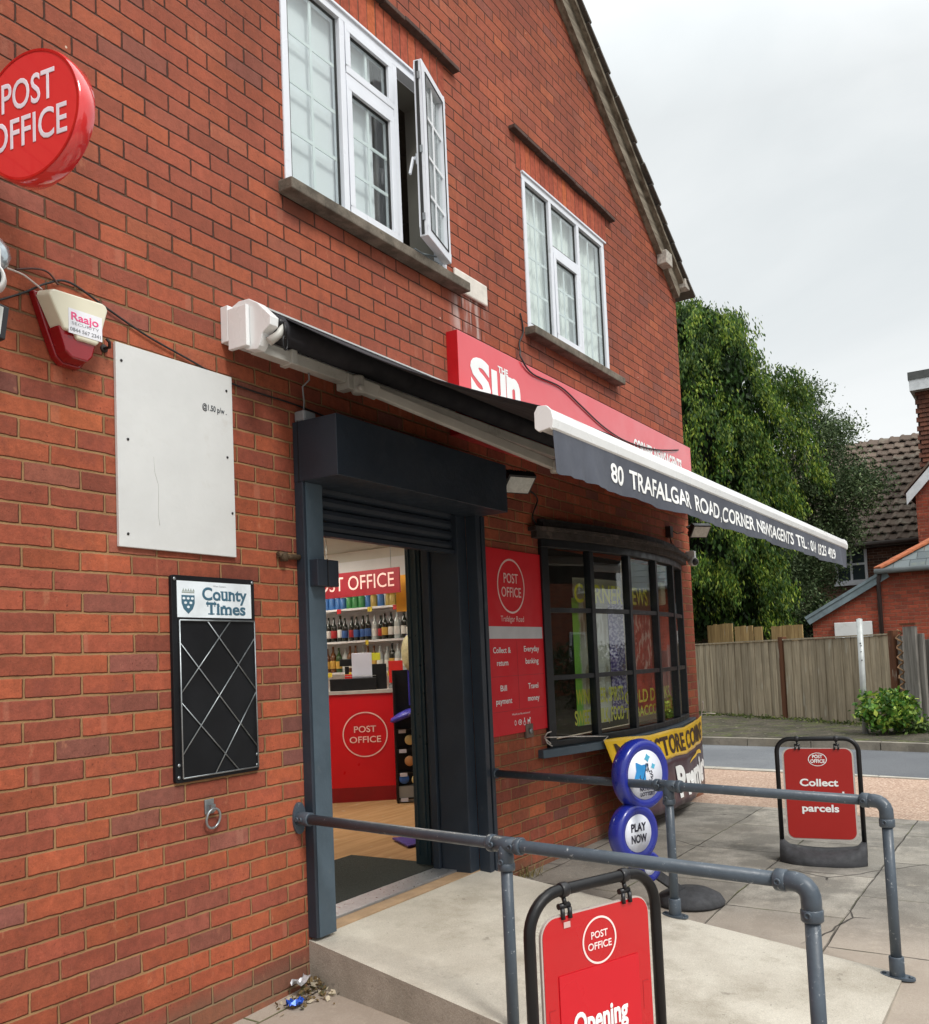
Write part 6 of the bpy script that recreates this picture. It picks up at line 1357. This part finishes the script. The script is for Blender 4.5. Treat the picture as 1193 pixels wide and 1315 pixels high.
for k in range(n):
    a = Vector((ex+k*.27, hy-k*.27, ez+.04+k*.27*pitch)); b = Vector((ex+(k+1)*.27+.03, hy-(k+1)*.27-.03, ez+.05+(k+1)*.27*pitch)); mb.bar(a, b, .22, .06)
mb.build('hip_tile', P('terracotta_hip_tile', '#a8613f', .85, .2, 8, .004), ann, bevel=.015)
mb = MB(); mb.tube([(ex-.05, hy+.05, ez-.03), (ex-.05, -8, ez-.03)], .055, 10); mb.build('gutter', P('grey_gutter', '#747a7c', .5), ann)
a = H(1128, 745, 0, AX-.05); b = H(1136, 820, 0, AX-.05); mb = MB(); mb.tube([(AX-.15, a.y-.05, ez-.05), (AX-.07, a.y, ez-.25), (AX-.07, a.y, .2)], .045, 10); mb.build('drainpipe', P('brown_drainpipe', lin('#3a2c2a'), .5), ann)
a = H(1071, 800, 0, AX-.1); b = H(1121, 824, 0, AX-.1); mb = MB(); mb.box((AX-.10, b.y, b.z-.4), (AX-.003, a.y, a.z)); mb.build('white_cabinet', WHITED, ann, bevel=.01)
# house behind
HX = 25.5; HB = brick_mat('house_brick', ha='y', cols=[(0, lin('#4a3530')), (.4, lin('#6b4a3e')), (.8, lin('#7c5646')), (1, lin('#5b4a44'))], mort=lin('#9a8b7c'))
hs_ = thing('tiled_house', (HX, 0, 0), 'brick house with a big brown tiled roof behind the trees', 'house')
eL = H(1110, 698, 0, HX-.3); zE = eL.z; zR = H(1140, 563, 0, HX+3.2).z; yR = H(1178, 695, 0, HX).y
mb = MB(); mb.box((HX, yR-.5, -.5), (HX+6, 6, zE+.1)); mb.build('wall', HB, hs_)
RT = tile_mat('brown_roof_tile', '#544840', '#6d5f54', '#7b766a'); random.seed(15); mb = MB(); nC = 16; dx_, dz_ = 3.5/nC, (zR-zE)/nC
prof_ = [(0, 0), (.05, .045), (.10, .05), (.15, .02), (.30, .0)]
for c_ in range(nC):
    xa = HX-.3+c_*dx_; za = zE+c_*dz_; y = 6.5-(.15 if c_ % 2 else 0)
    while y > yR-1.2:
        j = random.uniform(-.006, .006); vs = []
        for u, h_ in prof_: vs += [(xa-.02, y-u, za+h_+.035+j), (xa+dx_+.05, y-u, za+dz_+h_+j+.01)]
        vs += [(xa-.02, y-u, za+h_+.0+j) for u, h_ in prof_]
        mb.add(vs, [(2*i, 2*i+1, 2*i+3, 2*i+2) for i in range(4)]+[(10+i, 2*i, 2*i+2, 11+i) for i in range(4)]); y -= .30
mb.build('roof', RT, hs_, recalc=False)
mb = MB(); mb.prism([(HX-.28, zE-.01), (HX+3.25, zR-.0), (HX+6.4, zE)], lambda a, b: (a, yR-1.5, b), lambda a, b: (a, 6.6, b)); mb.build('roof_core', P('dark_slate_under', ''), hs_)
mb = MB(); mb.box((HX-.35, yR-.5, zE-.12), (HX, 6.5, zE-.01)).tube([(HX-.38, 6.5, zE-.03), (HX-.38, yR-.4, zE-.03)], .06, 8); mb.build('eaves', P('dark_eaves', '#4c4642', .7), hs_)
def winbox(t, X, y0, y1, z0, z1, cols, rows, m_=WHITE, fw_=.07):
    f = MB(); f.box((X-.05, y0, z0), (X+.02, y1, z0+fw_)).box((X-.05, y0, z1-fw_), (X+.02, y1, z1)).box((X-.05, y0, z0+fw_), (X+.02, y0+fw_, z1-fw_)).box((X-.05, y1-fw_, z0+fw_), (X+.02, y1, z1-fw_))
    for k in range(1, cols): q = y0+(y1-y0)*k/cols; f.box((X-.045, q-.03, z0+fw_), (X+.01, q+.03, z1-fw_))
    for k in range(1, rows): q = z0+(z1-z0)*k/rows; f.box((X-.043, y0+fw_, q-.03), (X+.008, y1-fw_, q+.03))
    f = f.build('window', m_, t); g = MB(); g.box((X-.02, y0+.03, z0+.03), (X-.012, y1-.03, z1-.03)); g.build('pane', P('dark_far_glass', lin('#39434a'), .12, .1, 1, coat=.6), f); s = MB(); s.box((X-.10, y0-.05, z0-.07), (X-.0, y1+.05, z0-.005)); s.build('sill', WHITE, f)
a = H(1086, 705, 0, HX); b = H(1116, 752, 0, HX); winbox(hs_, HX-.003, b.y, a.y+.3, H(1100, 748, 0, HX).z, H(1100, 701, 0, HX).z, 2, 2)
# wing: tall tile-hung dormer block and a white gable
wg = thing('house_wing', (22.6, -1.8, 0), 'tall brown tile-hung dormer with a flat white-edged roof at the right edge', 'house')
TX = 24.2; a = H(1180, 560, 0, TX); zt3 = H(1180, 497, 0, TX).z; mb = MB(); mb.box((TX+.03, a.y-3, 3.0), (TX+3, a.y, zt3)); mb.build('wall', P('dormer_core', '#4a332c', .9), wg)
HT = tile_mat('hung_tile', '#5a3a30', '#754b3c', '#4c3a34'); mb = MB(); random.seed(16); z = 4.2; r_ = 0
while z < zt3-.05:
    y = a.y+.03-(.08 if r_ % 2 else 0)
    while y > a.y-3: mb.add([(TX-.035, y, z), (TX-.035, y-.155, z), (TX+.0, y-.155, z+.13), (TX+.0, y, z+.13), (TX+.02, y, z), (TX+.02, y-.155, z)], [(0,1,2,3), (0,4,5,1)]); y -= .16
    z += .115; r_ += 1
mb.build('hung_tile', HT, wg, recalc=False)
zf0, zf1, zf2 = H(1180, 500, 0, TX-.25).z, H(1180, 486, 0, TX-.25).z, H(1180, 476, 0, TX-.25).z; yf = H(1167, 490, 0, TX-.25).y
mb = MB(); mb.box((TX-.25, a.y-3.2, zf0), (TX+3.2, yf, zf1)); mb.build('fascia', P('white_far_paint', '#c9cdd0', .5), wg)
mb = MB(); mb.box((TX-.27, a.y-3.2, zf1+.002), (TX+3.2, yf+.02, zf2)); mb.build('flat_roof', P('dark_felt', '#4d4f4e', .8), wg)
GXw = 22.8; a = H(1177, 655, 0, GXw); g0 = H(1164, 640, 0, GXw-.2); g1 = H(1200, 598, 0, GXw-.2); sl_ = (g1.z-g0.z)/(g1.y-g0.y)
mb = MB(); yA = a.y; zA = g0.z+(yA-g0.y)*sl_-.1; mb.prism([(yA, -.5), (yA, zA), (yA-2.0, zA-2.0*sl_), (yA-4, zA), (yA-4, -.5)], lambda p_, q_: (GXw, p_, q_), lambda p_, q_: (GXw+4, p_, q_)); mb.build('gable_wall', AB, wg)
mb = MB(); mb.add([(x, g0.y+dy, g0.z+dy*sl_+o) for dy in (.0, -2.6) for x in (GXw-.2, GXw-.16) for o in (-.16, .12)], [(0,1,3,2), (4,6,7,5), (0,4,5,1), (2,3,7,6), (1,5,7,3), (0,2,6,4)]); mb.build('barge_board', P('white_far_paint', ''), wg)
mb = MB(); mb.add([(x, g0.y+.05+dy, g0.z+(dy)*sl_+o) for dy in (.0, -2.6) for x in (GXw-.22, GXw+4) for o in (.121, .19)], [(0,1,3,2), (4,6,7,5), (0,4,5,1), (2,3,7,6), (1,5,7,3), (0,2,6,4)]); mb.build('roof', RT, wg)
# ------------------------------------------------------------------ street opposite, seen only in the shop's glass
op = thing('opposite_house', (19, -19, -.3), 'plain red brick house across the main road reflected in the shop glass', 'house')
mb = MB(); mb.box((9, -26, -.4), (22, -18, 5.2)); mb.build('wall', brick_mat('opposite_brick', ha='x'), op)
mb = MB(); mb.prism([(-26.4, 5.2), (-17.6, 5.2), (-22, 8.6)], lambda a, b: (8.6, a, b), lambda a, b: (22.4, a, b)); mb.build('roof', RT, op)
for x in (10.5, 14, 17.5, 20.3):
    for z in (.9, 3.4): mb = MB(); mb.box((x-.7, -17.98, z), (x+.7, -17.94, z+1.25)); f = mb.build('window', WHITE, op); mb = MB(); mb.box((x-.62, -17.939, z+.08), (x-.04, -17.93, z+1.17)).box((x+.04, -17.939, z+.08), (x+.62, -17.93, z+1.17)); mb.build('pane', P('dark_far_glass', ''), f)
hg = []; rng = np.random.default_rng(19)
for k in range(900): hg.append((rng.uniform(4, 30), -12.5+rng.normal(0, .35), rng.uniform(-.2, 1.6)))
o = foliage('hedge', np.array(hg), (.12, .12, .12), leaf_mat('hedge_foliage', '#1d3015', '#35512a', '#5c7a3a', 1.5), 22, .14, 0, None, seed=20); tag(o, 'clipped green hedge across the main road', 'hedge')
grid('main_road', P('main_road_asphalt', '#5c5e60', .9, .12, 1, .004), fr(-40, 60, 10), [-60, -12, -9.4], lambda x, y: -.30)
bpy.context.view_layer.update()
